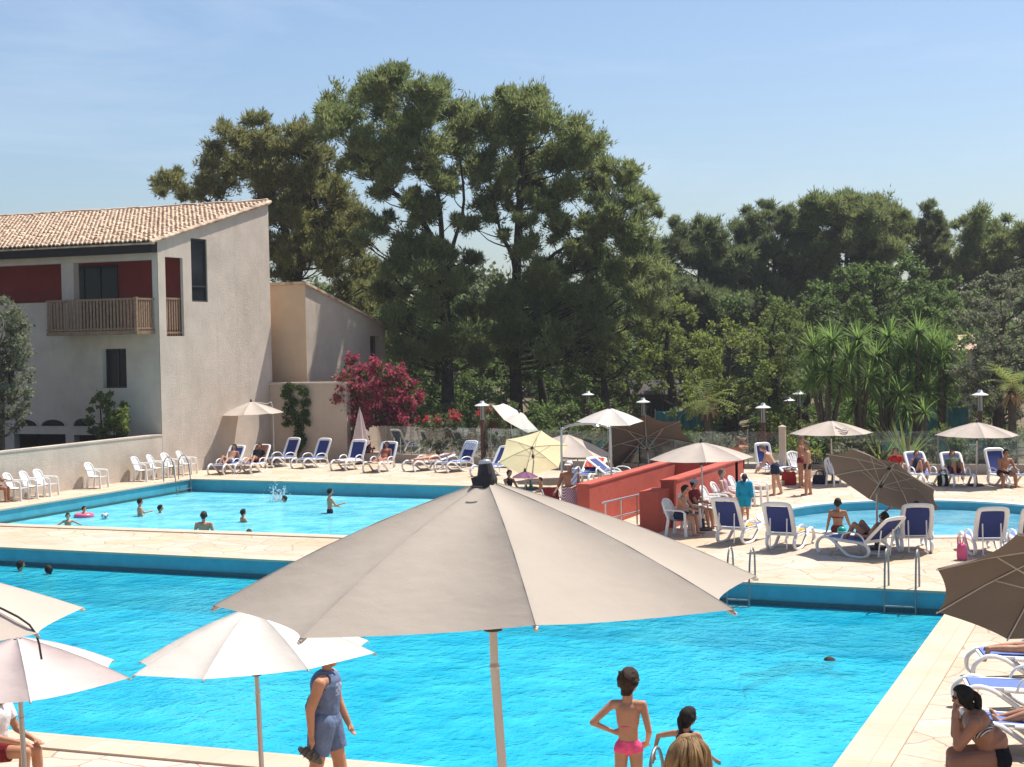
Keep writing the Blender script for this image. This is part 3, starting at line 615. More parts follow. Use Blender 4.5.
# ------------------------------------------------------------------ loungers and chairs
def lounger(label, g, face, back=52, cover=None, sling=None, group='sun loungers round the pools'):
    """foot end points along 'face'"""
    o = thing('sun_lounger', label, 'sun lounger', g, yaw(face), group); b = rad(back)
    for sx in (-1, 1):
        mb = MB(); x = .33*sx
        mb.tube([(x, .93, .03), (x, 1.02, .12), (x, 1.0, .28), (x, .82, .40), (x, .60, .36), (x, .36, .20), (x, .14, .05), (x, -.10, .02), (x, -.36, .04), (x, -.47, .16), (x, -.40, .29), (x, -.20, .34), (x, .10, .345), (x, .45, .36)], .043, 8, smooth=4, flat=.75)
        part('side_frame', mb, M_white, o, True)
    for sx in (-1, 1):
        mb = MB(); x = .365*sx
        mb.tube([(x, .30, .34), (x, .22, .50), (x, .02, .56), (x, -.22, .54), (x, -.36, .42), (x, -.40, .32)], .026, 7, smooth=3, flat=.7); part('armrest', mb, M_white, o, True)
    mb = MB()
    for x in (-.30, .30): mb.bar((x, -.36, .35), (x, .90, .385), .05, .035)
    for y in (-.33, .25, .88): mb.bar((-.30, y, .352+.02*y), (.30, y, .352+.02*y), .05, .03)
    part('seat_frame', mb, M_white, o)
    mb = MB(); n = 8
    mb.add([(x, -.34+1.20*i/n, .375+.028*i/n-.012*math.sin(PI*i/n)+dz) for dz in (0, -.012) for i in range(n+1) for x in (-.275, .275)], [(2*i, 2*i+1, 2*i+3, 2*i+2) for i in range(n)]+[(18+2*i+2, 18+2*i+3, 18+2*i+1, 18+2*i) for i in range(n)])
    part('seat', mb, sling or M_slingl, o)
    d = V(0, -math.cos(b), math.sin(b)); nrm = V(0, math.sin(b), math.cos(b)); h0 = V(0, -.36, .37); L = .80
    P = lambda x, s, e=0: h0+V(x, 0, 0)+d*s+nrm*e
    mb = MB(); mb.tube([P(-.30, 0), P(-.315, .35), P(-.31, .70), P(-.26, L), P(0, L+.02), P(.26, L), P(.31, .70), P(.315, .35), P(.30, 0)], .058, 8, smooth=4, flat=.6, upv=tuple(nrm)); mb.bar(P(-.3, .03), P(.3, .03), .05, .03)
    fr = part('back_frame', mb, M_white, o, True)
    mb = MB()
    for k in range(9):
        for x in (-.315, .315): mb.box(tuple(P(x, .1+.075*k, 0)-V(.012, .012, .008)+nrm*0), tuple(P(x, .1+.075*k, 0)+V(.012, .012, .008)))
    for k in range(6): mb.ball(P(-.2+.08*k, L+.018, .028), .009, 5); mb.ball(P(-.2+.08*k, L+.018, -.028), .009, 5)
    mb = MB(); n = 6
    mb.add([P(x, .06+(L-.12)*i/n, .012-.02*math.sin(PI*i/n)+e) for e in (0, -.014) for i in range(n+1) for x in (-.265, .265)], [(2*i, 2*i+1, 2*i+3, 2*i+2) for i in range(n)]+[(2*(n+1)+2*i+2, 2*(n+1)+2*i+3, 2*(n+1)+2*i+1, 2*(n+1)+2*i) for i in range(n)])
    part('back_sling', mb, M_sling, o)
    mb = MB(); mb.tube([P(-.2, .45, -.03), (-.2, -.62, .06), (.2, -.62, .06), P(.2, .45, -.03)], .016, 6); part('back_prop', mb, M_white, o)
    return o
LG = {}; LGB = {}
def lg(key, label, px, py, face, back=52, **k): LGB[key] = back; LG[key] = lounger(label, at(px, py, k.pop('z', 0)), face, back, **k); return LG[key]
lg('a', 'lounger nearest the white house, in the parasol shade with a person on it', 228, 473, 198, 50)
lg('b', 'lounger in the parasol shade with a dark maroon towel over its back', 254, 472, 196, 50)
lg('c', 'empty navy lounger just right of the beige parasol pole, back raised', 283, 466, 214, 62)
lg('d', 'empty navy lounger below the ivy on the cream wall', 314, 467, 214, 62)
lg('e', 'navy lounger left of the furled parasol with a pale pink towel on the seat', 351, 469, 204, 62)
lg('f', 'navy lounger below the bougainvillea with a person lying on a patterned towel', 382, 471, 200, 58)
lg('g', 'flat lounger with pinkish towels, left of the blue draped one', 428, 470, 226, 12)
lg('h', 'lounger with a white towel over its raised blue back, near the oleander', 459, 471, 222, 62)
lg('i', 'dark shaded lounger behind the cap of the front parasol', 494, 475, 215, 50)
lg('j', 'lounger under the beige parasol piled with red and orange things', 588, 484, 200, 30, z=.17)
lg('k', 'lounger with green and white towels behind the left red wall', 619, 484, 120, 35, z=.17)
lg('l', 'white lounger seen from behind with navy back, left one beside the round pool', 738, 542, 34, 64)
lg('m', 'white lounger seen from behind, second one beside the round pool, yellow towel by it', 787, 548, 28, 64)
lg('n', 'lounger seen from the side with the sunbather whose knees are up', 862, 556, 322, 42)
lg('o', 'lounger seen from behind under the tilted parasol, navy back, right of the sunbather', 914, 551, 6, 66)
lg('p', 'white lounger seen from behind with a pink bag hanging beside it', 985, 554, 2, 62)
lg('q', 'lounger seen from behind at the right edge, beside the one with the pink bag', 1029, 554, 2, 62)
lg('r', 'lounger at the right edge with bare feet resting on it, farthest of the three', 1044, 680, 278, 40)
lg('s', 'lounger at the right edge with a dark bag on its blue seat', 1037, 713, 280, 40)
lg('t', 'nearest lounger at the right edge, behind the woman in the black bikini', 1052, 752, 282, 40)
lg('u', 'upright navy backed lounger behind the bent old man, by the glass fence', 772, 478, 150, 78)
lg('v', 'lounger by the glass fence with raised knees on it, left of the far right parasol', 923, 484, 175, 48)
lg('w', 'lounger facing the round pool, directly left of the far right parasol pole', 957, 485, 182, 48)
lg('x', 'lounger at the right edge that the sitting tanned man uses', 1004, 485, 170, 66)
# white resin armchairs
def chair_proto(label, g, face, group, low=False):
    o = thing('plastic_chair', label, 'chair', g, yaw(face), group); sh = .42; W = .27
    mb = MB(); n = 6; vs = [(x, -.22+.46*i/n, sh+.012*math.cos(i)) for i in range(n+1) for x in (-.25, .25)]
    mb.add(vs+[(x, y, z-.025) for x, y, z in vs], [(2*i, 2*i+1, 2*i+3, 2*i+2) for i in range(n)]+[(14+2*i+2, 14+2*i+3, 14+2*i+1, 14+2*i) for i in range(n)]+[(12, 13, 27, 26), (1, 0, 14, 15)]); part('seat', mb, M_white, o)
    for sx in (-1, 1):
        mb = MB(); mb.tube([(.30*sx, .25, 0), (.285*sx, .23, .3), (.29*sx, .22, .60)], [.042, .036, .032], 6); part('leg', mb, M_white, o)
        mb = MB(); mb.tube([(.27*sx, -.30, 0), (.25*sx, -.24, .42)], [.042, .038], 6); part('leg', mb, M_white, o)
        mb = MB(); mb.tube([(.29*sx, .22, .6), (.30*sx, .14, .645), (.295*sx, -.08, .655), (.275*sx, -.30, .66)], .034, 6, smooth=3, flat=.7); part('armrest', mb, M_white, o)
    mb = MB()
    mb.tube([(-.25, -.24, .42), (-.275, -.31, .64), (-.24, -.385, .82), (-.10, -.42, .89), (.10, -.42, .89), (.24, -.385, .82), (.275, -.31, .64), (.25, -.24, .42)], .036, 6, smooth=3, flat=.8); fr = part('back_frame', mb, M_white, o, True)
    for k in range(5):
        mb = MB(); a = (k-2)/2; mb.bar((a*.14, -.235, .43), (a*.20, -.405, .875-.05*abs(a)), .066, .016, up=V(0, 1, .3)); part('slat', mb, M_white, fr)
    return o
cg = 'white armchairs along the low wall'
pts = [(16, 502.5, 'white plastic armchair nearest the left edge of the picture'), (31, 499, 'white plastic armchair in the middle of the left three'), (45, 496, 'white plastic armchair on the right of the left three'), (97, 488.5, 'white plastic armchair standing alone in the middle of the low wall'),
       (143, 481.5, 'white plastic armchair first of the four before the pool ladder'), (158, 479, 'white plastic armchair second of the four, behind the ladder rails'), (171, 477, 'white plastic armchair third of the four, behind the ladder rails'), (187, 475, 'white plastic armchair of the four nearest the corner of the white house')]
ch0 = None
for px, py, lb in pts:
    y_ = onX(px+2, py-6, -35.1)[0]; g = V(-35.1+random.uniform(-.05, .1), y_, 0); fc = 104+random.uniform(-7, 7)
    if ch0 is None: ch0 = chair_proto(lb, g, fc, cg)
    else: dup(ch0, 'plastic_chair', lb, g, yaw(fc), cg)
cg = 'white armchairs by the red walls'; CH = {}
for px, py, fc, lb in ((681, 527, 118, 'white chair the dark haired man sits on, against the red wall'), (696, 524, 118, 'white chair of the man with the pale hat, under the taupe parasol'), (709, 517, 112, 'empty white chair just right of the parasol pole by the red wall'), (717, 512, 112, 'empty white chair between the parasol pole and the fair haired woman'),
                       (727, 507, 112, 'white chair the fair haired woman sits on by the red wall'), (736, 503, 112, 'empty white chair left of the child in the turquoise towel'), (744, 499, 112, 'empty white chair behind the child in the turquoise towel'), (757, 505, 118, 'white chair right of the child in the turquoise towel'), (838, 486, 160, 'white chair in shade under the parasol with the emblem'), (800, 478, 150, 'white chair between the bent old man and the two standing men')):
    g = at(px, py)
    if px < 750: g = V(-11.1, onX(px, py-2, -11.1)[0], 0)
    CH[px] = (g, fc); dup(ch0, 'plastic_chair', lb, g, yaw(fc), cg)

# ------------------------------------------------------------------ ladders, rails, shower, lamps
def ladder(label, a, b, out, h=.72, down=-.55):
    """a, b = feet of the two rails on the deck; out = horizontal direction towards the water"""
    o = thing('pool_ladder', label, 'pool ladder', (0, 0, 0), 0, 'pool ladders'); u = V(*out, 0).normalized()
    for p in (a, b):
        p = V(p.x, p.y, 0); mb = MB(); mb.tube([p-u*.35, p-u*.33+V(0, 0, h*.75), p-u*.14+V(0, 0, h), p+u*.05+V(0, 0, h*.8), p+u*.16+V(0, 0, .1), p+u*.2+V(0, 0, down), p+u*.2+V(0, 0, down-.4)], .020, 8, smooth=4); part('handrail', mb, M_steeld, o, True)
    for z in (down+.12, down-.15, .0-.28):
        mb = MB(); mb.bar(V(a.x, a.y, z)+u*.21, V(b.x, b.y, z)+u*.21, .06, .025); part('rung', mb, M_steeld, o)
    return o
yE = 31.42; a = V(*[onY(886, 594, yE)[0], yE, 0]); b = V(onY(917, 597, yE)[0], yE, 0)
ladder('steel pool ladder at the far right end of the big pool, below the loungers', a, b, (0, -1), .78)
a = V(onY(736, 585, yE)[0]-.14, yE, 0); ladder('steel pool ladder partly hidden by the right tip of the front parasol', a, a+V(.45, 0, 0), (0, -1), .72)
xE = -33.62; a = V(xE, onX(172, 486, xE)[0], 0); b = V(xE, onX(189, 482, xE)[0]-.15, 0); ladder('steel pool ladder in the far left corner of the upper pool', a, b, (1, 0), .95)
yN = 16.78; xn = onY(660, 793, yN)[0]; ladder('steel ladder rail the small girl holds at the near edge of the pool', V(xn, yN, 0), V(xn+.55, yN, 0), (0, 1), .52)
o = thing('shower_arch', 'tall thin steel shower arch beside the left red wall', 'shower', (0, 0, 0))
a, b = at(563, 522), at(612, 521); Da = a.dot(fwd0); zt = atD(600, 424, Da).z
mb = MB(); a0, b0 = V(a.x, a.y, 0), V(b.x, b.y, 0); d = (b0-a0); mb.tube([a0, a0+V(0, 0, zt-.35), a0+d*.06+V(0, 0, zt-.1), a0+d*.3+V(0, 0, zt), a0+d*.72+V(0, 0, zt), a0+d*.94+V(0, 0, zt-.1), b0+V(0, 0, zt-.35), b0], .032, 10, smooth=5); part('pipe', mb, M_steel, o, True)
for p in (a0, b0):
    mb = MB(); mb.lathe([(0, 0), (.11, 0), (.11, .02), (.04, .03), (0, .03)], 14, c=tuple(p)); part('floor_plate', mb, M_steel, o)
mb = MB(); mb.lathe([(.02, .05), (.03, .02), (.09, -.02), (.09, -.04), (0, -.04)], 12, c=tuple(a0+d*.72+V(0, 0, zt-.03))); part('shower_head', mb, M_steel, o)
o = thing('handrail', 'steel handrail with two bars at the entrance to the sunken steps', 'handrail', (0, 0, 0))
a, b = at(603, 537), at(640, 527); a0, b0 = V(a.x, a.y, 0), V(b.x, b.y, 0)
for z in (.86, .42):
    mb = MB(); mb.tube([a0+V(0, 0, z), b0+V(0, 0, z)], .025, 8); part('rail', mb, M_steel, o)
for k in (.08, .5, .92):
    p = a0.lerp(b0, k); mb = MB(); mb.tube([p, p+V(0, 0, .86)], .022, 8); part('post', mb, M_steel, o)
M_rust = mat('oxide red lamp post', (.10, .035, .027), .7, .15, 6)
def lamp(label, px, top, D, h=None):
    p = atD(px, top, D); g = V(p.x, p.y, 0); o = thing('garden_lamp', label, 'lamp', g, 0, 'garden lamps beyond the glass fence'); zt = p.z
    mb = MB(); mb.box((-.065, -.065, 0), (.065, .065, zt-.75)); part('post', mb, M_rust, o)
    mb = MB(); mb.lathe([(.10, zt-.75), (.10, zt-.72), (.085, zt-.7), (.085, zt-.22), (0, zt-.22)], 14); part('lens', mb, mat('frosted lens', (.32, .31, .28), .3, .05, 3), o)
    mb = MB()
    for k in range(4): mb.tube([(.11*math.cos(k*PI/2), .11*math.sin(k*PI/2), zt-.74), (.11*math.cos(k*PI/2), .11*math.sin(k*PI/2), zt-.18)], .012, 5)
    part('cage', mb, M_dark, o)
    mb = MB(); mb.lathe([(.0, zt-.22), (.29, zt-.20), (.30, zt-.17), (.10, zt-.09), (.07, zt), (0, zt)], 20); part('cap', mb, M_white, o, True)
lamp('garden lamp on a red post behind the oleander, left of the tipped white parasol', 482, 401, 64)
lamp('small garden lamp under the tree branches, left of the white parasol by the shower', 588, 391, 74)
lamp('garden lamp before the dark hut, behind the white parasol by the shower', 643, 398, 68)
lamp('garden lamp with a broad white cap above the bent old man', 763, 403, 62)
lamp('small distant garden lamp, left one of the pair behind the thick trunk', 789, 397, 78)
lamp('garden lamp with a lit white cap, right one of the pair behind the thick trunk', 799, 390, 70)
lamp('garden lamp with a caged lens beside the palm on the right', 980, 390, 58)
o = thing('garden_post', 'short pale wooden post by the fence behind the two standing men', 'post', at(783, 478)); mb = MB(); mb.tube([(0, 0, 0), (0, 0, 1.75)], .13, 10); part('shaft', mb, M_stucco2, o); mb = MB(); mb.lathe([(.14, 1.75), (.15, 1.8), (0, 1.86)], 10); part('top', mb, M_stucco2, o)

# ------------------------------------------------------------------ people
def skin(name, col): return mat(name, col, .5, .13, 6, .15, 60, .3)
S_fair = skin('fair skin', (.56, .32, .215)); S_tan = skin('tanned skin', (.45, .22, .125)); S_wet = skin('bounce corrected wet skin', (.58, .255, .15)); S_deep = skin('deeply tanned skin', (.34, .155, .088))  # S_wet is reddened in colour to offset blue bounce from the water
def cloth(name, col): return mat(name, col, .85, .18, 12, .9, 11, .1)
H_br = mat('brown hair', (.045, .024, .014), .6, .5, 40, .6, 120, spec=.2); H_bk = mat('black hair', (.014, .010, .008), .6, .4, 40, .6, 120, spec=.2); H_gr = mat('grey hair', (.17, .135, .105), .8, .3, 14, spec=.1); H_bl = mat('blonde hair', (.27, .165, .075), .6, .45, 9, .4, 150, spec=.25)
def stripes(name, a, b, sc, c3=None):
    m, t = nt(name); c = coords(t); wv = N(t, 'ShaderNodeTexWave', Scale=sc, Distortion=.4); wv.bands_direction = 'DIAGONAL'; t.links.new(c, wv.inputs['Vector'])
    cc = mixc(t, ramp(t, wv.outputs['Color'], .45, .55), a, b)
    if c3: cc = mixc(t, ramp(t, noise(t, c, 5), .5, .6), cc, c3)
    bs = N(t, 'ShaderNodeBsdfPrincipled', Roughness=.9); t.links.new(cc, bs.inputs['Base Color']); o = N(t, 'ShaderNodeOutputMaterial'); t.links.new(bs.outputs[0], o.inputs[0]); return m
QUEUE = []
def rx(a, v): return Matrix.Rotation(a, 3, 'X') @ v
class Body:
    def __init__(s, h): s.h = h; s.pr = []
    def cap(s, lab, a, b, ra, rb, wide=1.0, lat=V(1, 0, 0)): s.pr.append((lab, V(*a), V(*b), ra, rb, wide, lat))
    def mesh(s):
        mb = MB()
        for lab, a, b, ra, rb, wide, lat in s.pr:
            d = b-a; L = d.length
            if L < 1e-6: d = V(0, 0, 1)
            d = d.normalized(); x = (lat-d*lat.dot(d))
            if x.length < 1e-3: x = V(0, 1, 0)-d*d.y
            x.normalize(); y = d.cross(x); seg = 14; vs = []; rings = []
            for k in range(5): th = PI/2*(k/4); rings.append((a-d*ra*math.cos(th), ra*math.sin(th)))
            for k in range(1, 4): rings.append((a.lerp(b, k/4), ra+(rb-ra)*k/4))
            for k in range(5): th = PI/2*(1-k/4); rings.append((b+d*rb*math.cos(th), rb*math.sin(th)))
            for c, r in rings: vs += [c+x*(r*wide*math.cos(2*PI*q/seg))+y*(r*math.sin(2*PI*q/seg)) for q in range(seg)]
            n = len(rings); fs = [(i*seg+q, i*seg+(q+1) % seg, (i+1)*seg+(q+1) % seg, (i+1)*seg+q) for i in range(n-1) for q in range(seg)]
            fs += [tuple(range(seg))[::-1], tuple(range((n-1)*seg, n*seg))]; mb.add(vs, fs)
        return mb
    def sdf(s, P):
        best = np.full(len(P), 9e9); lab = np.zeros(len(P), int); tt = np.zeros(len(P))
        for i, (l, a, b, ra, rb, wide, lat) in enumerate(s.pr):
            a_ = np.array(a); d = np.array(b)-a_; L2 = max(d@d, 1e-9); t_ = np.clip(((P-a_)@d)/L2, 0, 1); q = P-a_-t_[:, None]*d
            ln = np.array(lat); w_ = q@ln; q = q-np.outer(w_, ln)*(1-1/wide); r = np.linalg.norm(q, axis=1)/(ra+(rb-ra)*t_)
            k = r < best; best[k] = r[k]; lab[k] = i; tt[k] = t_[k]
        return lab, tt
def person(label, base, face, h=1.7, zp=None, lean=0, hip=(0, 0), knee=(0, 0), ab=(4, 4), sh=(0, 0), sa=(10, 10), el=(10, 10), ei=(0, 0), head=(0, 0), sk=None, hair=H_br, hairlen=0., wear=(), bulk=1., child=0., vox=None, z0=None, bun=0, hat=None, twist=0, glasses=False, side=0, cat='person', hold=None, spread=1.):
    """angles in degrees, (left, right); lean = torso forward; hip/knee = flexion; zp = height of the pelvis (None: standing on straight legs)"""
    B = Body(h); rd = lambda a: rad(a); r_ = h*bulk
    LT, LS = .245*(1-.1*child), .235*(1-.1*child)
    if zp is None: zp = h*(.040+LS+LT)
    P0 = V(0, 0, zp); T = rx(-rd(lean), V(0, 0, 1)); T = Matrix.Rotation(rd(side), 3, 'Y') @ T; X = V(1, 0, 0); TX = Matrix.Rotation(rd(twist), 3, T) @ X; TF = T.cross(TX)*-1
    hs = 1+.28*child; tor = 1+.08*child
    chest = P0+T*(.185*h*tor); neck = P0+T*(.285*h*tor)
    hp, hy = head; HU = rx(-rd(lean*.35+hp), V(0, 0, 1)); HF = V(0, math.cos(rd(lean*.35+hp)), -math.sin(rd(lean*.35+hp))); HF = Matrix.Rotation(rd(hy), 3, HU) @ HF; HX = HF.cross(HU)
    nb = neck+T*((.025-.014*child)*h); hc = nb+HU*((.075-.012*child)*h*hs)+HF*(.012*h)
    B.cap('pelvis', P0-X*.035*h, P0+X*.035*h, .056*r_, .056*r_, 1.0, X)
    B.cap('pelvis', P0+T*.01*h, P0+T*.05*h, .058*r_, .052*r_, 1.35, X)
    B.cap('belly', P0+T*.05*h, P0+T*.13*h*tor, .054*r_, .054*r_, 1.32, X)
    if bulk > 1.12: B.cap('belly', P0+T*.08*h+TF*.03*h, P0+T*.10*h+TF*.03*h, .062*r_, .055*r_, 1.2, X)
    B.cap('chest', P0+T*.14*h*tor, chest+T*.035*h, .056*r_, .062*r_, 1.45, TX)
    B.cap('shoulder', neck-T*.042*h-TX*.075*h, neck-T*.042*h+TX*.075*h, .036*r_, .036*r_, 1, T)
    B.cap('neck', neck-T*.03*h, nb+HU*.03*h, .033*h, (.029+.004*child)*h)
    B.cap('head', hc+HU*.008*h*hs-HF*.010*h*hs, hc+HU*.020*h*hs+HF*.004*h*hs, .050*h*hs, .047*h*hs, .92, HX)
    B.cap('head', hc-HU*.030*h*hs+HF*.022*h*hs, hc-HU*.010*h*hs+HF*.020*h*hs, .026*h*hs, .036*h*hs, 1.0, HX)
    B.cap('nose', hc+HF*.050*h*hs+HU*.004*h, hc+HF*.062*h*hs-HU*.012*h, .007*h, .010*h)
    for s_ in (-1, 1): B.cap('ear', hc+HX*s_*.047*h*hs-HF*.004*h, hc+HX*s_*.049*h*hs-HF*.004*h-HU*.014*h, .011*h, .008*h)
    out = {}
    for i, s_ in ((0, -1), (1, 1)):
        hj = P0+X*(s_*.050*r_)-T*.012*h
        def dr(f, a): return V(s_*math.sin(rd(a)), math.cos(rd(a))*math.sin(rd(f)), -math.cos(rd(a))*math.cos(rd(f)))
        kn = hj+dr(hip[i], ab[i])*LT*h; an = kn+dr(hip[i]-knee[i], ab[i]*.4)*LS*h; fk = hip[i]-knee[i]
        B.cap('thigh'+'LR'[i], hj, kn, .053*r_, .034*r_); B.cap('shin'+'LR'[i], kn, kn.lerp(an, .35), .033*r_, .034*r_); B.cap('shin'+'LR'[i], kn.lerp(an, .35), an, .034*r_, .021*r_)
        fd = dr(min(fk+90, 95) if abs(fk) < 60 else fk+70, 6); fd.normalize(); B.cap('foot'+'LR'[i], an-V(0, 0, .012*h)-fd*.012*h, an-V(0, 0, .020*h)+fd*.085*h, .022*h, .016*h, 1.3, X); out['an'+'LR'[i]] = an
        sj = neck-T*.038*h+TX*(s_*.108*r_)
        if isinstance(sh[i], tuple): ed = V(*sh[i]); wd = V(*el[i]); ej = sj+ed.normalized()*.165*h; wj = ej+wd.normalized()*.145*h; hd = V(*ei[i]).normalized() if isinstance(ei[i], tuple) else wd.normalized()
        else:
            ej = sj+dr(sh[i], sa[i])*.165*h; wd = dr(sh[i]+el[i], sa[i]-ei[i]); wj = ej+wd*.145*h; hd = wd.normalized()
        B.cap('uarm'+'LR'[i], sj, ej, .030*r_, .023*r_); B.cap('farm'+'LR'[i], ej, wj, .023*r_, .0155*r_)
        up_ = V(0, 0, 1) if abs(hd.z) < .8 else V(0, 1, 0); pl_ = hd.cross(X if abs(hd.x) < .8 else up_).normalized(); sd2 = hd.cross(pl_)
        pal = wj+hd*.045*h; B.cap('hand'+'LR'[i], wj+hd*.012*h, pal, .015*h, .019*h, .0+1.25, sd2)
        for q, (o_, l_) in enumerate(((-.018, .038), (-.006, .046), (.006, .043), (.018, .034))):
            f0 = pal+sd2*o_*h*spread; f1 = f0+hd*l_*.55*h; f2 = f1+(hd*.8+pl_*.55*s_).normalized()*l_*.5*h; B.cap('hand'+'LR'[i], f0, f1, .0062*h, .0056*h); B.cap('hand'+'LR'[i], f1, f2, .0056*h, .0048*h)
        tb = wj+hd*.02*h-sd2*.012*h*(1 if i else -1)*s_; B.cap('hand'+'LR'[i], tb, tb+(hd*.7-sd2*.7).normalized()*.03*h, .0075*h, .006*h)
        out['ha'+'LR'[i]] = pal; out['hd'+'LR'[i]] = hd
    g = V(*base)
    if z0 is not None: g.z = z0
    root = thing('person', label, cat, g, yaw(face), None)
    o = link('body', B.mesh().mesh('body'), sk or S_tan, root); vx = vox or .0145
    md = o.modifiers.new('r', 'REMESH'); md.mode = 'VOXEL'; md.voxel_size = vx; md.use_smooth_shade = True
    sm = o.modifiers.new('s', 'SMOOTH'); sm.factor = .5; sm.iterations = 5 if vx > .01 else 9
    QUEUE.append(dict(o=o, B=B, root=root, wear=wear, hair=hair, hl=hairlen, hc=np.array(hc), HU=np.array(HU), HF=np.array(HF), HX=np.array(HX), h=h, hs=hs, bun=bun, hat=hat, T=T, gl=glasses, out=out))
    root['zz'] = 0; del root['zz']
    return root, out
def shell(name, q, faces_mask, off, m, me, V_, NR, thick=0.):
    F = np.array([p for p in q['polys']], dtype=object) if False else q['quads']
    F = F[faces_mask]
    if len(F) == 0: return None
    ids, inv = np.unique(F[F >= 0], return_inverse=True); mp_ = -np.ones(len(V_), int); mp_[ids] = np.arange(len(ids))
    P = V_[ids]+NR[ids]*off; Pi = V_[ids]-NR[ids]*.004; n = len(ids)
    fs = [tuple(int(mp_[i]) for i in f if i >= 0) for f in F]
    ec = {}
    for f in fs:
        for a, b in zip(f, f[1:]+f[:1]): ec[(a, b)] = 1
    rim = [(b, a, a+n, b+n) for a, b in ec if (b, a) not in ec]
    mm = bpy.data.meshes.new(name); mm.from_pydata(np.vstack([P, Pi]).tolist(), [], fs+rim); mm.polygons.foreach_set('use_smooth', [True]*len(mm.polygons))
    return link(name, mm, m, q['root'])
def finish_people():
    bpy.context.view_layer.update(); dg = bpy.context.evaluated_depsgraph_get()
    for q in QUEUE:
        me = bpy.data.meshes.new_from_object(q['o'].evaluated_get(dg)); q['me'] = me
    for q in QUEUE:
        o, me = q['o'], q['me']; o.modifiers.clear(); mt = o.data.materials[0]; o.data = me; me.name = 'body'
        if not me.materials: me.materials.append(mt)
        n = len(me.vertices); V_ = np.empty(n*3); me.vertices.foreach_get('co', V_); V_ = V_.reshape(-1, 3); NR = np.empty(n*3); me.vertices.foreach_get('normal', NR); NR = NR.reshape(-1, 3)
        quads = -np.ones((len(me.polygons), 4), int)
        for i, p in enumerate(me.polygons):
            vv = p.vertices[:4]; quads[i, :len(vv)] = vv
        q['quads'] = quads; C = V_[quads[:, :3]].mean(axis=1); lab, tt = q['B'].sdf(C); L = np.array([p[0] for p in q['B'].pr])[lab]; h = q['h']
        me.polygons.foreach_set('use_smooth', [True]*len(me.polygons))
        dh = (C-q['hc'])/(h*q['hs'])
        if q['hair']:
            hu, hf, hx = dh@q['HU'], dh@q['HF'], dh@q['HX']
            mask = ((L == 'head') | (L == 'ear') | (L == 'neck')) & (hu-1.15*hf > -.012-q['hl']*.06) & (hu > -.055-q['hl']*.03) & ((hf < .030) | (hu > .045))
            ho = shell('hair', q, mask, .010*h, q['hair'], me, V_, NR)
            if q['bun']:
                mb = MB(); hc, HU, HF = V(*q['hc']), V(*q['HU']), V(*q['HF'])
                if q['bun'] == 1: 
                    bc = hc-HF*.052*h*q['hs']+HU*.028*h*q['hs']; mb.ball(bc, (.024*h, .024*h, .020*h), 10); nm = 'hair_bun'
                    for k in range(16):
                        e = V(*RNG.normal(size=3)).normalized()*.026*h; mb.tube([bc+e*.6, bc+e*1.15+V(0, 0, .004*h), bc+e.cross(HU)*.9], [.008*h, .010*h, .005*h], 5, smooth=3)
                    for k in range(26):
                        a = random.uniform(-.15, 1.15)*PI; fr_ = V(*q['HX'])*math.cos(a)*.050*h*q['hs']+HU*(math.sin(a)*.070*h*q['hs'])+HF*(.028*max(0, math.sin(a))*h-.004*h); mb.tube([hc+fr_, hc+(fr_*.96-HF*.030*h), bc.lerp(hc+fr_, .25)-HF*.008*h, bc], [.006*h, .009*h, .009*h, .005*h], 5, smooth=3)
                elif q['bun'] == 2:
                    mb.tube([hc-HF*.045*h+HU*.02*h, hc-HF*.075*h-HU*.02*h, hc-HF*.07*h-HU*.08*h, hc-HF*.055*h-HU*.14*h], [.02*h, .026*h, .02*h, .006*h], 8, smooth=3); nm = 'ponytail'
                else:
                    for k in range(130):
                        a = random.uniform(-.18, 1.18)*PI; e = random.uniform(.9, 1.25); r_ = .057*h*q['hs']; HXv = V(*q['HX']); out_ = HXv*math.cos(a)-HF*math.sin(a); cr = hc-HF*.006*h; part_ = HXv*(.012*h*(1 if math.cos(a) > 0 else -1))*random.uniform(.2, 2.4)
                        wv_ = HXv*random.gauss(0, .008*h)
                        mb.tube([cr+HU*(.066*h*q['hs'])+part_+HF*random.uniform(-.02, .03)*h, cr+HU*.050*h*q['hs']+out_*r_*.75, cr+HU*.01*h+out_*r_*1.08*e, cr-HU*.045*h+out_*r_*1.15*e+wv_, cr-HU*.095*h+out_*r_*1.1*e-wv_, cr-HU*(.13+.05*random.random())*h+out_*r_*1.0+wv_], [.004*h, .0065*h, .0075*h, .0075*h, .006*h, .001*h], 5, smooth=3)
                    nm = 'loose_hair'
                part(nm, mb, q['hair'], q['root'], True)
        # eyes
        eb = MB(); hc, HU, HF, HX = (V(*q[k]) for k in ('hc', 'HU', 'HF', 'HX'))
        if q['gl']:
            for s_ in (-1, 1): eb.ball(hc+HX*s_*.020*h*q['hs']+HF*.050*h*q['hs']+HU*.006*h, (.014*h, .014*h, .008*h), 10); eb.bar(hc+HX*s_*.036*h+HF*.045*h+HU*.008*h, hc+HX*s_*.05*h*q['hs']-HF*.0*h+HU*.008*h, .004, .008)
            part('sunglasses', eb, M_dark, q['root'])
        else:
            for s_ in (-1, 1):
                eb = MB(); eb.ball(hc+HX*s_*.018*h*q['hs']+HF*.0475*h*q['hs']+HU*.006*h, .0065*h, 6); part('eye', eb, H_bk, q['root'])
        for w_ in q['wear']:
            nm, spec, m_ = w_[:3]; off = (w_[3] if len(w_) > 3 else .006)
            mask = np.zeros(len(C), bool)
            for lb, t0, t1 in spec:
                k = np.array([x.startswith(lb) for x in L]) & (tt >= t0) & (tt <= t1); mask |= k
            shell(nm, q, mask, off*h, m_, me, V_, NR)
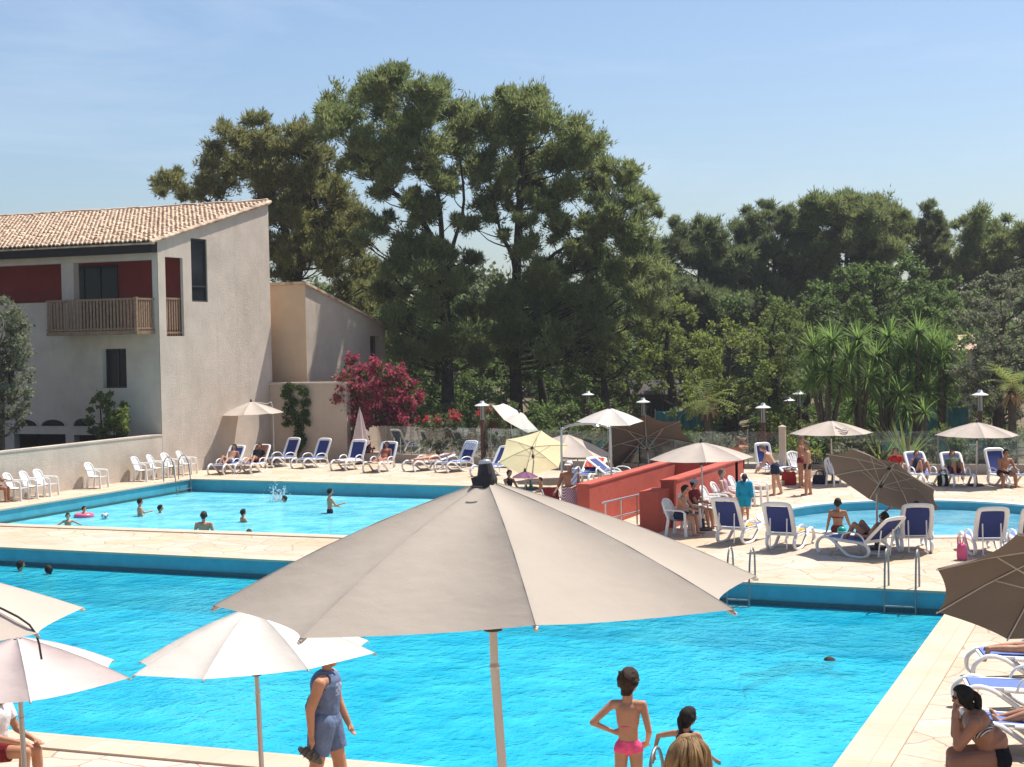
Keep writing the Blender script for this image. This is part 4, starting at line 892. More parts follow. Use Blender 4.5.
        if q['hat']:
            hb2 = MB(); top = hc+HU*.02*h; Mx = Matrix((HX, HF, HU)).transposed(); r = .058*h*q['hs']
            hb2.ball(top+HU*.006*h, (r*1.0, r*1.1, r*.85), 12, M=Mx)
            if q['hat'][1] == 'brim':
                n = 20; pts = [top+HX*math.cos(2*PI*k/n)*r*1.75+HF*math.sin(2*PI*k/n)*r*1.85+HU*.004*h for k in range(n)]; hb2.add(pts+[p+HU*.008 for p in pts], [tuple(range(n))[::-1], tuple(range(n, 2*n))]+[(k, (k+1) % n, (k+1) % n+n, k+n) for k in range(n)])
            else: hb2.bar(top+HF*r*.8+HU*.006*h, top+HF*r*1.9-HU*.004*h, r*1.5, .01)
            part('hat', hb2, q['hat'][0], q['root'], True)
SHORTS = [('pelvis', 0, 1), ('thigh', 0, .55)]; TRUNK = [('pelvis', 0, 1), ('thigh', 0, .16)]; BRIEF = [('pelvis', 0, 1), ('thigh', 0, .05)]; BRA = [('chest', .25, .62)]; SHIRT = [('chest', 0, 1), ('shoulder', 0, 1), ('belly', 0, 1), ('pelvis', 0, 1), ('uarm', 0, .5)]; TANK = [('chest', 0, 1), ('shoulder', .12, .88), ('belly', 0, 1), ('pelvis', 0, 1)]
C_navy = cloth('navy swim cloth', (.02, .027, .06)); C_black = cloth('black swim cloth', (.012, .012, .014)); C_pink = cloth('pink bikini cloth', (.80, .10, .22)); C_blue = cloth('greyish blue cotton', (.13, .17, .27)); C_white = cloth('white cotton', (.76, .73, .70)); C_turq = cloth('turquoise towelling', (.01, .26, .40)); C_maroon = cloth('maroon cotton', (.16, .02, .025)); C_red = cloth('red cloth', (.42, .03, .025)); C_grey = cloth('grey khaki cotton', (.18, .15, .11)); C_green = cloth('olive green cloth', (.10, .13, .08)); C_orange = cloth('orange cloth', (.65, .17, .04)); C_lil = cloth('lilac pink towelling', (.55, .33, .38)); C_yel = cloth('yellow towelling', (.62, .36, .06)); C_gold = cloth('light print', (.34, .38, .48))
def pool_person(label, px, py_water, zw, h, above, face, **k):
    if zw == ZW2: k['sk'] = S_wet
    """above = metres of the figure that show above the water"""
    g = at(px, py_water, zw); g.z = zw+above-h; return person(label, g, face, h, **k)
# foreground
g = at(327, 806); R_, o_ = person('person in a greyish blue sleeveless shirt and shorts carrying sandals, walking to the right', g, 100, 1.80, hip=(14, -8), knee=(8, 8), lean=3, sh=((-.12, .16, -1), (.18, -.34, -1)), el=((.0, .45, -1), (.0, .02, -1)), ei=(0, (0, .1, -1)), head=(8, 0), sk=S_tan, wear=(('shirt', TANK, C_blue, .016), ('shorts', [('pelvis', 0, 1), ('thigh', 0, .72)], C_blue, .019)), vox=.0065, bulk=1.26)
FM = (R_, o_)
g = at(630, 829); GIRL = person('slim child in pink bikini briefs seen from behind with hands on hips, hair pinned up', g, 8, 1.70, child=.55, sh=((-.85, -.35, -.75), (.22, -.12, -1)), el=((.85, .30, -.45), (-.12, .72, -.60)), ei=((.8, .35, -.1), (-.4, .7, -.4)), head=(6, -38), sk=S_tan, hair=H_br, hairlen=.5, bun=1, glasses=True, wear=(('bikini_briefs', [('pelvis', 0, 1), ('thigh', 0, .05)], C_pink, .0035), ('bikini_string', [('belly', .93, 1.0)], C_pink, .0025)), vox=.0065, bulk=.84, ab=(3, 3), twist=-4)
g = V(xn+.22, yN+.25, -.48); person('small child with dark wet hair climbing out by the ladder rail, arm stretched to it', g, 30, 1.42, child=.6, lean=8, sh=((-.9, .15, -.25), (.3, .4, -1)), el=((-.25, -.1, -1), (.1, .8, -.5)), head=(5, -35), sk=S_tan, hair=H_bk, hairlen=.6, bun=2, wear=(('swimsuit', TANK, C_navy, .006),), vox=.008, bulk=.9)
g = atD(691, 800, 8.9); g.z = 1.35; person('person with wavy blonde hair at the bottom edge, in front of the climbing child', g, -18, 1.47, sh=(15, 25), el=(30, 40), head=(4, 0), sk=S_tan, hair=H_bl, hairlen=1., bun=3, wear=(('top', TANK, C_white, .008),), vox=.009)
g = at(997, 804); person('person in black bikini and sunglasses sitting with chin on hand at the lower right', g, 282, 1.80, zp=.52, lean=30, hip=(86, 88), knee=(90, 86), ab=(6, 2), sh=((-.05, .62, -.8), (.02, .60, -.82)), el=((.20, .06, .97), (-.20, .02, .97)), ei=((.2, -.1, .95), (-.25, -.1, .95)), head=(2, 0), sk=S_deep, hair=H_bk, hairlen=.8, bun=2, glasses=True, wear=(('bikini_bottom', [('pelvis', 0, 1), ('thigh', 0, .08)], C_black, .008), ('bikini_top', [('chest', .30, .60)], stripes('striped bikini cloth', (.012, .012, .014), (.55, .52, .48), 16), .006)), vox=.0085, bulk=1.34)
g = at(-4, 792); person('person in a white shirt sitting under the pinkish parasol at the left edge', g, 98, 1.75, zp=.50, lean=6, hip=(84, 92), knee=(84, 98), ab=(12, 4), sh=(20, 28), sa=(12, 14), el=(45, 50), ei=(25, 20), head=(8, 0), sk=S_tan, hair=H_br, wear=(('shirt', SHIRT, C_white, .016), ('shorts', SHORTS, C_maroon, .016)), vox=.0085, bulk=1.08)
# the big pool
pool_person('dark haired swimmer at the far left of the big pool', 20, 571, ZW1, 1.7, .31, 60, hair=H_bk, sh=(60, 60), sk=S_tan)
pool_person('second dark haired swimmer at the far left, partly under water', 49, 574, ZW1, 1.7, .26, 300, hair=H_bk, sh=(60, 60), sk=S_tan)
g = at(790, 660, ZW1); g.z = ZW1-.125; person('swimmer gliding face down just below the surface of the big pool', g, 95, 1.7, zp=.0, lean=90, hip=(-72, -66), knee=(12, 2), ab=(8, 8), sh=(60, 80), sa=(10, 10), el=(4, 4), head=(20, 0), sk=S_tan, hair=H_br, wear=(('trunks', TRUNK, C_navy),))
# the upper pool
pool_person('child with arms held out to the sides in the upper pool, by the left edge', 68, 526, ZW2, 1.2, .45, 150, child=.6, sh=(5, 5), sa=(62, 62), el=(5, 5), hair=H_bk, sk=S_deep)
r2 = pool_person('small child in the pink swim ring', 84, 517, ZW2, 1.1, .40, 120, child=.8, sh=(40, 40), sa=(45, 45), hair=H_bk, sk=S_tan)
pool_person('person standing waist deep, left of the white ball and the next swimmer', 140, 516, ZW2, 1.5, .62, 70, child=.3, sh=(40, 10), el=(60, 20), hair=H_bk, sk=S_deep)
pool_person('swimmer with wet dark hair, only head and shoulder above water behind the ball', 160, 513, ZW2, 1.5, .32, 80, child=.3, hair=H_bk, sk=S_tan, sh=(70, 60), sa=(30, 40))
pool_person('broad shouldered man with his back to the picture in the upper pool', 204, 533, ZW2, 1.78, .68, 10, hair=H_br, sk=S_tan, bulk=1.1, sa=(16, 16))
pool_person('child turned to the right in the middle of the upper pool', 243, 522, ZW2, 1.4, .45, 60, child=.5, hair=H_bk, sk=S_deep, sh=(30, 30), el=(40, 40))
pool_person('swimmer whose head only just shows above the near edge of the upper pool', 249, 536, ZW2, 1.6, .24, 0, hair=H_br, sk=S_tan)
pool_person('swimmer beside the splash, head above the water', 285, 502, ZW2, 1.6, .27, 250, hair=H_bk, sk=S_tan, sh=(80, 80))
pool_person('slim bather standing thigh deep in the upper pool, left of the parasol edge', 330, 513, ZW2, 1.62, .84, 70, hair=H_bk, sk=S_deep, sh=(20, 35), el=(60, 70), wear=(('trunks', TRUNK, C_navy),), bulk=.92)
# the deck on the left
g = at(-5, 502); person('tanned person sitting at the far left edge beside the white chairs', g, 95, 1.7, zp=.50, hip=(86, 86), knee=(86, 86), sh=(30, 40), el=(60, 60), head=(10, 0), sk=S_deep, hair=H_bk, wear=(('trunks', SHORTS, C_navy),))
def on_lounger(key, label, h, back=None, knees=(0, 0), **k):
    back = back or LGB[key]-3; o = LG[key]; f = HEAD-o.rotation_euler.z; g = o.location.copy(); d = V(-math.sin(o.rotation_euler.z), math.cos(o.rotation_euler.z), 0); g = g-d*.22
    hip = tuple(88+a for a in knees); kn = tuple((0 if a == 0 else a*2+10) for a in knees)
    return person(label, g, math.degrees(f), h, zp=.375+.056*h, lean=-(90-back), hip=hip, knee=kn, z0=o.location.z, **k)
def prone(key, label, h, **k):
    o = LG[key]; d = V(-math.sin(o.rotation_euler.z), math.cos(o.rotation_euler.z), 0); g = o.location-d*.05
    return person(label, g, math.degrees(HEAD-o.rotation_euler.z)+180, h, zp=.385+.056*h, lean=86, hip=(-88, -88), knee=(-4, 3), ab=(4, 4), sh=(94, 100), sa=(38, 30), el=(8, 8), head=(-40, 0), z0=o.location.z, **k)
on_lounger('a', 'person lying in parasol shade with a light garment, nearest the white house', 1.7, knees=(18, 30), sk=S_tan, hair=H_bk, wear=(('shorts', SHORTS, C_gold, .012),))
on_lounger('b', 'person in dark clothes lying on the lounger with the maroon towel', 1.7, knees=(25, 12), sk=S_tan, hair=H_br, wear=(('shirt', SHIRT, C_black, .012), ('trunks', SHORTS, C_maroon, .012)))
on_lounger('f', 'tanned sunbather lying below the bougainvillea on a patterned towel', 1.62, sk=S_deep, hair=H_bk, sh=(20, 45), wear=(('bikini_bottom', BRIEF, C_red, .008), ('bikini_top', BRA, C_red, .006)))
prone('g', 'sunbather lying flat on the towelled lounger beside the blue draped one', 1.65, sk=S_tan, hair=H_br, wear=(('bikini_bottom', BRIEF, C_orange, .008),))
g = at(508, 495); person('dark haired person sitting low on the deck left of the purple child parasol', g, 140, 1.6, zp=.1, hip=(80, 80), knee=(20, 20), lean=8, sh=(30, 40), el=(30, 40), sk=S_deep, hair=H_bk, wear=(('swimsuit', TANK, C_black),))
g = at(541, 493); person('small child sitting on the deck right of the purple child parasol', g, 250, .95, child=.9, zp=.06, hip=(80, 80), knee=(10, 10), sk=S_tan, hair=H_bk, wear=(('nappy', BRIEF, C_white, .012),))
g = at(571, 524); MANT = person('older man in a pale cap with a towel on his shoulder and a striped wrap', g, 200, 1.76, lean=4, sh=(10, 20), el=(70, 30), ei=(30, 0), sk=S_deep, hair=H_gr, hat=(C_white, 'cap'), bulk=1.14)
# right of the shower
for px, lb, kw in ((681, 'dark haired person leaning forward on a chair in the parasol shade by the red wall', dict(sk=S_tan, hair=H_bk, wear=(('shorts', SHORTS, C_navy, .014),), lean=16, sh=(35, 40), el=(50, 40))),
                   (696, 'seated person in a maroon shirt and pale hat in the parasol shade', dict(sk=S_tan, hair=H_bk, hat=(C_gold, 'brim'), wear=(('shirt', SHIRT, C_maroon, .015), ('shorts', SHORTS, C_grey, .014)), lean=0, sh=(25, 35), el=(50, 60))),
                   (727, 'fair haired older person in a flowered swimsuit seated among the white chairs', dict(sk=S_fair, hair=H_gr, wear=(('swimsuit', TANK, C_lil, .008),), lean=-10, sh=(20, 20), el=(40, 40), bulk=1.1))):
    gg, fc = CH[px]; d = V(-math.sin(yaw(fc)), math.cos(yaw(fc)), 0); person(lb, gg-d*.05, fc, 1.7, zp=.435+.055*1.7, hip=(86, 84), knee=(80, 76), ab=(8, 8), **kw)
g = at(745, 520); person('child wrapped in a turquoise hooded towel standing before the white chairs', g, 20, 1.30, child=.5, sa=(8, 8), sk=S_tan, hair=H_br, hairlen=.5, wear=(('towel_wrap', [('chest', 0, 1), ('shoulder', 0, 1), ('belly', 0, 1), ('pelvis', 0, 1), ('thigh', 0, .85), ('uarm', 0, 1), ('farm', 0, .8)], C_turq, .035),), ab=(2, 2))
g = at(739, 488); person('tanned man standing behind the red wall with one hand on his shoulder', g, 330, 1.74, sh=(20, (.8, .35, -.1)), el=(20, (-.6, -.1, .75)), sk=S_deep, hair=H_gr, wear=(('trunks', SHORTS, C_maroon, .012),), bulk=1.12)
g = at(775, 495); person('old man in navy swim shorts bending forward beside the white chairs', g, 285, 1.74, lean=32, hip=(4, -10), knee=(6, 4), ab=(8, 8), sh=(22, 18), el=(18, 22), head=(18, 0), sk=S_fair, hair=H_gr, wear=(('shorts', SHORTS, C_navy, .014),), bulk=1.1)
g = at(801, 488); person('tanned man behind the other, left one of the two talking below the emblem parasol', g, 110, 1.76, sh=(10, 10), el=(40, 60), sk=S_deep, hair=H_gr, wear=(('trunks', TRUNK, C_maroon, .01),))
g = at(808, 495); person('man in short black trunks, right one of the two talking below the emblem parasol', g, 280, 1.74, lean=2, hip=(6, -4), knee=(4, 4), sh=(-5, 5), el=(15, 20), sk=S_tan, hair=H_gr, wear=(('trunks', TRUNK, C_black, .01),), bulk=1.1)
g = at(838, 533); person('person in a brown bikini sitting on the edge of the round pool, back turned', g, 20, 1.66, zp=.12, lean=2, hip=(78, 78), knee=(80, 80), sh=(-4, 10), sa=(12, 16), el=(6, 15), sk=S_deep, hair=H_bk, bun=1, wear=(('bikini_top', [('chest', .2, .4)], C_maroon, .006), ('bikini_bottom', BRIEF, C_maroon, .008)))
on_lounger('n', 'sunbather lying with knees drawn up on the lounger seen from the side', 1.68, knees=(42, 48), sk=S_deep, hair=H_bk, sh=(30, 130), el=(60, 100), wear=(('trunks', TRUNK, C_black, .01),))
on_lounger('o', 'fair sunbather half hidden by a lounger back below the tilted parasol', 1.7, knees=(0, 25), sk=S_fair, hair=H_bk, sh=(60, 20), sa=(60, 12), wear=(('trunks', SHORTS, C_navy, .01),))
prone('r', 'sunbather on the farthest lounger of the right edge, feet towards the pool', 1.7, sk=S_tan, hair=H_br, wear=(('trunks', SHORTS, C_navy, .01),))
on_lounger('t', 'person reclining on the nearest lounger at the right edge', 1.7, knees=(6, 2), sk=S_tan, hair=H_br, wear=(('trunks', SHORTS, C_black, .01),))
on_lounger('v', 'sunbather with knees up left of the far right parasol', 1.66, knees=(42, 48), sk=S_tan, hair=H_br, wear=(('swimsuit', TANK, C_navy, .008),))
on_lounger('w', 'person in an olive top with knees up on the lounger beside the parasol pole', 1.7, knees=(40, 44), sk=S_tan, hair=H_bk, wear=(('shirt', SHIRT, C_green, .014), ('trunks', SHORTS, C_maroon, .012)))
g = at(1003, 487); person('tanned man sitting on the edge of the lounger at the far right', g, 168, 1.74, zp=.47, lean=20, hip=(84, 80), knee=(84, 80), ab=(14, 14), sh=(30, 30), el=(50, 50), ei=(20, 20), sk=S_deep, hair=H_bk, wear=(('trunks', SHORTS, C_black, .01),), bulk=1.1)
g = at(896, 484); person('person in red half hidden behind the tilted parasol', g, 200, 1.6, zp=.48, hip=(86, 86), knee=(86, 86), sh=(20, 30), el=(50, 50), sk=S_tan, hair=H_br, wear=(('shirt', SHIRT, C_red, .014),))
finish_people()

# ------------------------------------------------------------------ small things
# sandals in the walking man's hand
R_, o_ = FM; hw = Matrix.Translation(R_.location) @ Matrix.Rotation(R_.rotation_euler.z, 4, 'Z') @ (o_['haR']+o_['hdR']*.05)
sd_ = thing('sandals', 'pair of khaki sandals held in the walking person\'s hand', 'sandals', hw, HEAD)
for k in range(2):
    mb = MB(); n = 14; pts = []
    for i in range(n):
        a = 2*PI*i/n; r = .045*(1+.15*math.cos(a*2)); pts.append((.13*math.cos(a), r*math.sin(a)))
    M = Matrix.Translation((-.05+.05*k, -.03+.05*k, -.07-.02*k)) @ Matrix.Rotation(rad(38+8*k), 4, 'Y') @ Matrix.Rotation(rad(70), 4, 'X')
    mb.add([M @ V(x, y, z) for z in (0, .022) for x, y in pts], [tuple(range(n))[::-1], tuple(range(n, 2*n))]+[(i, (i+1) % n, (i+1) % n+n, i+n) for i in range(n)])
    so_ = part('sole', mb, C_grey, sd_)
    mb = MB()
    for x in (.05, -.02, -.07): mb.tube([M @ V(x, -.045, .02), M @ V(x, -.03, .06), M @ V(x, .03, .06), M @ V(x, .045, .02)], .010, 6, smooth=3, flat=.5)
    part('strap', mb, M_dark, so_)
# pale print on the shirt's front
R_, o_ = FM; bd = [c for c in R_.children if c.name.startswith('shirt')][0]; n_ = len(bd.data.polygons); mi = []
bd.data.materials.append(C_gold)
for p in bd.data.polygons:
    c = p.center; mi.append(1 if p.normal.y > .35 and abs(c.x-.03) < .075 and 1.22 < c.z < 1.36 and math.sin(c.z*95+math.sin(c.x*60))*math.cos(c.x*70) > -.25 else 0)
bd.data.polygons.foreach_set('material_index', mi)
# hooped swim ring, ball, bags, towels
g = at(84, 517, ZW2); o = thing('swim_ring', 'pink inflatable swim ring round the small child', 'swim ring', (g.x, g.y, ZW2+.04)); mb = MB(); mb.tube([(.24*math.cos(a*PI/8), .24*math.sin(a*PI/8), 0) for a in range(16)], .09, 10, closed=True, upv=(0, 0, 1)); part('ring', mb, mat('pink vinyl', (.75, .12, .24), .3, .05, 4), o, True)
mb = MB(); mb.lathe([(.0, .0), (.015, .0), (.012, .03), (.0, .035)], 8, c=(.24, 0, .085)); part('valve', mb, M_white, o)
g = at(105, 519, ZW2); o = thing('ball', 'small white ball with grey patches floating in the upper pool', 'ball', (g.x, g.y, ZW2+.09)); mb = MB(); mb.ball((0, 0, 0), .12, 16); part('skin', mb, M_white, o, True)
for d in ((1, 0, .3), (-.6, .7, .4), (-.3, -.9, .3), (.2, -.1, 1), (.7, -.7, -.2), (0.1, .9, -.3)):
    q = V(*d).normalized().to_track_quat('Z', 'Y').to_matrix(); mb = MB(); mb.add([q @ V(.05*math.cos(k*2*PI/5), .05*math.sin(k*2*PI/5), .113) for k in range(5)]+[q @ V(0, 0, .1235)], [(k, (k+1) % 5, 5) for k in range(5)]); part('patch', mb, mat('grey patch', (.2, .2, .22), .5, .1, 4), o)
g = at(842, 536); o = thing('ball', 'teal ball on the deck beside the seated bikini wearer', 'ball', (g.x, g.y, .12)); mb = MB(); mb.ball((0, 0, 0), .12, 16); part('skin', mb, mat('teal vinyl', (.0, .30, .27), .3, .05, 4), o, True)
mb = MB(); mb.tube([(.1205*math.cos(a*PI/10), .1205*math.sin(a*PI/10), 0) for a in range(20)], .004, 5, closed=True, upv=(0, 0, 1)); part('seam', mb, M_white, o)
def bag(label, g, rz, m_, w=.4, d=.2, h=.32, cat='bag'):
    o = thing('beach_bag', label, cat, g, rz); mb = MB(); n = 16; pr = []
    for z, k in ((0, .86), (.05, 1), (h*.6, .98), (h, .86), (h+.012, .8)): pr.append((z, k))
    vs = [(w/2*k*math.copysign(abs(math.cos(a))**.6, math.cos(a)), d/2*k*math.copysign(abs(math.sin(a))**.6, math.sin(a)), z+.02*math.sin(3*a)*(z > .1)) for z, k in pr for a in [2*PI*i/n for i in range(n)]]
    mb.add(vs, [(r*n+i, r*n+(i+1) % n, (r+1)*n+(i+1) % n, (r+1)*n+i) for r in range(4) for i in range(n)]+[tuple(range(n))[::-1], tuple(range(4*n, 5*n))]); part('body', mb, m_, o, True)
    for s_ in (-1, 1):
        mb = MB(); mb.tube([(-w*.25, s_*d*.38, h), (-w*.2, s_*d*.45, h+.14), (w*.2, s_*d*.45, h+.14), (w*.25, s_*d*.38, h)], .011, 6, smooth=4); part('handle', mb, m_, o)
    return o
bag('pink beach bag hanging beside the lounger at the round pool', at(962, 560), yaw(90)+.2, mat('pink bag fabric', (.62, .10, .22), .7, .1, 5), .30, .16, .34)
bag('red beach bag on the deck between the old man and the two talking men', at(789, 485), .4, C_red, .5, .28, .42)
bag('dark bag on the deck behind the two talking men', at(820, 484), .1, C_navy, .5, .3, .28)
bag('dark rucksack on the deck by the lounger in front of the far right parasol', at(943, 486), .3, C_black, .36, .26, .36)
bag('black bag lying on the seat of the lounger at the right edge', LG['s'].location+V(.35, .1, .40), .8, C_black, .34, .2, .2)
g = at(690, 529); o = thing('cup', 'white paper cup on the shaded deck by the seated men', 'cup', g); mb = MB(); mb.lathe([(0, 0), (.055, 0), (.07, .26), (.06, .26), (.05, .02), (0, .02)], 14); part('body', mb, M_white, o); mb = MB(); mb.lathe([(.065, .255), (.074, .258), (.072, .27), (.064, .27)], 14); part('rim', mb, M_white, o)
def drape(name, label, key, m_, y0, y1, w=.5, seat=True, hang=.16):
    """a towel laid over a lounger's seat or back, following it"""
    o = LG[key]; n, k = 12, 10; vs = []; b = None
    fr = [c for c in o.children if c.name.startswith('back_sling')][0].data.vertices; pts = [v.co for v in fr]; nn = len(pts)//4
    lo, hi = (pts[0]+pts[1])/2, (pts[2*nn-2]+pts[2*nn-1])/2 if nn > 1 else pts[2]
    up = (V(*hi)-V(*lo)).normalized(); nr = V(1, 0, 0).cross(up)*-1
    if nr.z < 0: nr = -nr
    for i in range(n+1):
        s_ = i/n
        for j in range(k+1):
            x = (j/k-.5)*w*1.15; e = .02+.012*math.sin(7*s_+3*x*5)+RNG.normal(0, .004); xx = max(-w/2, min(w/2, x)); dz = -(abs(x)-abs(xx))*2.0
            if seat: p = V(xx, y0+(y1-y0)*s_, .395+e+dz)
            else:
                t_ = y0+(y1-y0)*s_
                if t_ <= 1: p = V(*lo)+(V(*hi)-V(*lo))*t_*1.06+V(xx, 0, 0)+nr*(e+.03+dz*.3)
                else: p = V(*hi)+up*.08-V(0, 0, (t_-1)*.7)-nr*(.04+.02*math.sin(9*xx))+V(xx, 0, 0)
            vs.append(p)
    mb = MB(); w_ = k+1; top = len(vs); vs2 = [p-V(0, 0, .012) for p in vs]
    mb.add(vs+vs2, [(i*w_+j, i*w_+j+1, (i+1)*w_+j+1, (i+1)*w_+j) for i in range(n) for j in range(k)]+[(top+(i+1)*w_+j, top+(i+1)*w_+j+1, top+i*w_+j+1, top+i*w_+j) for i in range(n) for j in range(k)])
    t_ = part(name, mb, m_, None, True); t_.location = o.location; t_.rotation_euler = o.rotation_euler; tag(t_, label, 'towel'); return t_
T_mar = stripes('maroon patterned towel', (.14, .02, .02), (.20, .07, .03), 6); T_pink = stripes('pale pink towel', (.62, .47, .50), (.70, .62, .62), 4); T_pat = stripes('patterned towel', (.55, .28, .22), (.68, .60, .48), 5, (.20, .10, .10)); T_blue = stripes('white and blue towel', (.72, .72, .74), (.35, .42, .62), 5); T_grn = stripes('green and white towel', (.05, .16, .12), (.60, .62, .58), 4); T_str = stripes('purple striped towel', (.22, .07, .12), (.62, .50, .55), 9); T_or = stripes('orange and red towel', (.62, .10, .03), (.40, .03, .03), 4)
drape('towel', 'dark maroon patterned towel over a lounger back by the white house', 'b', T_mar, .0, 1.5, .56, seat=False)
drape('towel', 'pale pink towel on the lounger left of the furled parasol', 'e', T_pink, -.25, .95, .58)
drape('towel', 'patterned towel under the sunbather below the bougainvillea', 'f', T_pat, -.25, .98, .62)
drape('towel', 'pinkish towel under the sunbather on the flat lounger', 'g', T_pat, -.3, .9, .6)
drape('towel', 'white edged towel hanging over the blue lounger back near the oleander', 'h', T_blue, .55, 1.5, .6, seat=False)
drape('towel', 'crumpled pale blue towel on the seat of the lounger near the oleander', 'h', mat('pale blue towelling', (.30, .38, .58), .9, .2, 8), -.2, .35, .5)
drape('towel', 'orange and red towel on the lounger under the beige parasol', 'j', T_or, .2, 1.5, .6, seat=False)
drape('towel', 'green and white towel on the lounger behind the left red wall', 'k', T_grn, -.3, .9, .62)
drape('towel', 'yellow towel on the second lounger beside the round pool', 'm', C_yel, -.1, .6, .6)
drape('towel', 'yellowish towel on the first lounger beside the round pool', 'l', C_yel, .0, .5, .56)
drape('towel', 'white and blue towel on the upright lounger behind the old man', 'u', T_blue, -.1, .8, .6)
# the cap man's towels
R_, o_ = MANT; zz = R_.rotation_euler.z
mb = MB(); n, k = 10, 20; vs = []
for i in range(n+1):
    for j in range(k): a = 2*PI*j/k; r = .185+.05*i/n+.012*math.sin(6*a+i*.3); vs.append((r*1.12*math.cos(a), r*.88*math.sin(a), 1.02-.62*i/n))
mb.add(vs, [(i*k+j, i*k+(j+1) % k, (i+1)*k+(j+1) % k, (i+1)*k+j) for i in range(n) for j in range(k)]); wp = part('towel_wrap', mb, T_str, R_, True)
tw = MB(); vs = []
for i in range(13):
    a = PI*i/12; yy = -.11*math.cos(a)*1.05; z = 1.44+.075*math.sin(a)-(.36*max(0, abs(i-6)-2)/4)*1.0
    for j in range(6): vs.append((-.24+.035*j, yy*(1+.12*max(0, abs(i-6)-3)), z+.01*math.sin(j*2+i)))
tw.add(vs, [(i*6+j, i*6+j+1, (i+1)*6+j+1, (i+1)*6+j) for i in range(12) for j in range(5)]); t_ = part('towel', tw, T_blue, None, True); t_.location = R_.location; t_.rotation_euler = R_.rotation_euler; tag(t_, 'white striped towel over the shoulder of the man in the pale cap', 'towel')
o = thing('folding_chair', 'dark red canvas folding chair left of the man in the pale cap', 'chair', at(556, 520), yaw(150)); mb = MB(); mb.bar((-.25, -.2, .40), (.25, -.2, .40), .03, .03); mb.bar((-.25, .22, .44), (.25, .22, .44), .03, .03)
for x in (-.26, .26): mb.bar((x, .25, 0), (x, -.3, .85), .025, .025); mb.bar((x, -.25, 0), (x, .22, .62), .025, .025); mb.bar((x, -.28, .6), (x, .25, .62), .04, .025)
part('frame', mb, M_steel, o); mb = MB(); mb.add([(-.25, -.2, .41), (.25, -.2, .41), (.25, .22, .45), (-.25, .22, .45), (-.25, -.2, .395), (.25, -.2, .395), (.25, .22, .435), (-.25, .22, .435)], [(0, 1, 2, 3), (7, 6, 5, 4), (0, 3, 7, 4), (1, 0, 4, 5), (2, 1, 5, 6), (3, 2, 6, 7)]); part('seat', mb, C_maroon, o)
mb = MB(); mb.bar((0, -.2, .45), (0, -.31, .88), .52, .015, up=V(0, 1, .2)); part('backrest', mb, C_maroon, o)
# splash
g = at(276, 501, ZW2); mb = MB()
for k in range(150):
    a = random.uniform(0, 2*PI); r = abs(random.gauss(0, .32)); hh = random.random()**1.6*max(.1, .75-r*.8); mb.ball((g.x+r*math.cos(a), g.y+r*math.sin(a), ZW2+.02+hh), random.uniform(.008, .028)*(1-.4*hh), 6)
for k in range(9):
    a = random.uniform(0, 2*PI); r = random.uniform(.05, .3); hh = random.uniform(.2, .6); mb.tube([(g.x+r*math.cos(a), g.y+r*math.sin(a), ZW2-.03), (g.x+r*1.1*math.cos(a), g.y+r*1.1*math.sin(a), ZW2+hh*.6), (g.x+r*1.35*math.cos(a), g.y+r*1.35*math.sin(a), ZW2+hh)], [.05, .03, .008], 6)
o = part('water_splash', mb, mat('white water', (.82, .86, .88), .2, .03, 4, trans=.4), None, True); o['kind'] = 'stuff'; o['label'] = 'white splash of water beside the swimmer in the upper pool'

# ------------------------------------------------------------------ vegetation
def leaf_mat(name, c0, c1, trans=.3, scale=.7, rough=.65):
    m, t = nt(name); c = coords(t)
    a = mixc(t, ramp(t, noise(t, c, scale, 3), .35, .65), c0, c1)
    a = mixc(t, ramp(t, noise(t, c, 9, 2), .45, .75), a, tuple(x*1.35 for x in c1))
    b = N(t, 'ShaderNodeBsdfPrincipled', Roughness=rough); b.inputs['Specular IOR Level'].default_value = .25; t.links.new(a, b.inputs['Base Color'])
    tr = N(t, 'ShaderNodeBsdfTranslucent'); t.links.new(a, tr.inputs[0]); mx = N(t, 'ShaderNodeMixShader', Fac=trans); t.links.new(b.outputs[0], mx.inputs[1]); t.links.new(tr.outputs[0], mx.inputs[2])
    o = N(t, 'ShaderNodeOutputMaterial'); t.links.new(mx.outputs[0], o.inputs[0]); return m
L_pine = leaf_mat('aleppo pine needles', (.155, .200, .070), (.235, .265, .098), .58)
L_pined = leaf_mat('dark pine needles', (.118, .150, .066), (.180, .210, .088), .58)
L_pineo = leaf_mat('olive toned pine needles', (.175, .185, .064), (.250, .245, .092), .55)
L_broad = leaf_mat('dark broad leaves', (.090, .136, .042), (.150, .208, .062), .58)
L_mid = leaf_mat('mid green leaves', (.110, .150, .042), (.175, .210, .060), .55)
L_light = leaf_mat('yellow green leaves', (.160, .205, .050), (.235, .270, .072), .55)
L_olive = leaf_mat('grey green olive leaves', (.150, .165, .095), (.215, .225, .140), .45)
L_yucca = leaf_mat('yucca leaves', (.130, .210, .050), (.210, .310, .080), .5)
L_boug = leaf_mat('bougainvillea bracts', (.26, .042, .068), (.42, .080, .125), .5, 1.5)
L_ivy = leaf_mat('ivy leaves', (.040, .075, .016), (.080, .120, .026), .3, 2)
L_dry = leaf_mat('dry palm thatch', (.32, .20, .10), (.45, .30, .16), .2)
L_oleander = leaf_mat('oleander leaves', (.095, .120, .045), (.150, .170, .075), .3, 2)
def unit(n):
    v = RNG.normal(size=(n, 3)); return v/np.linalg.norm(v, axis=1)[:, None]
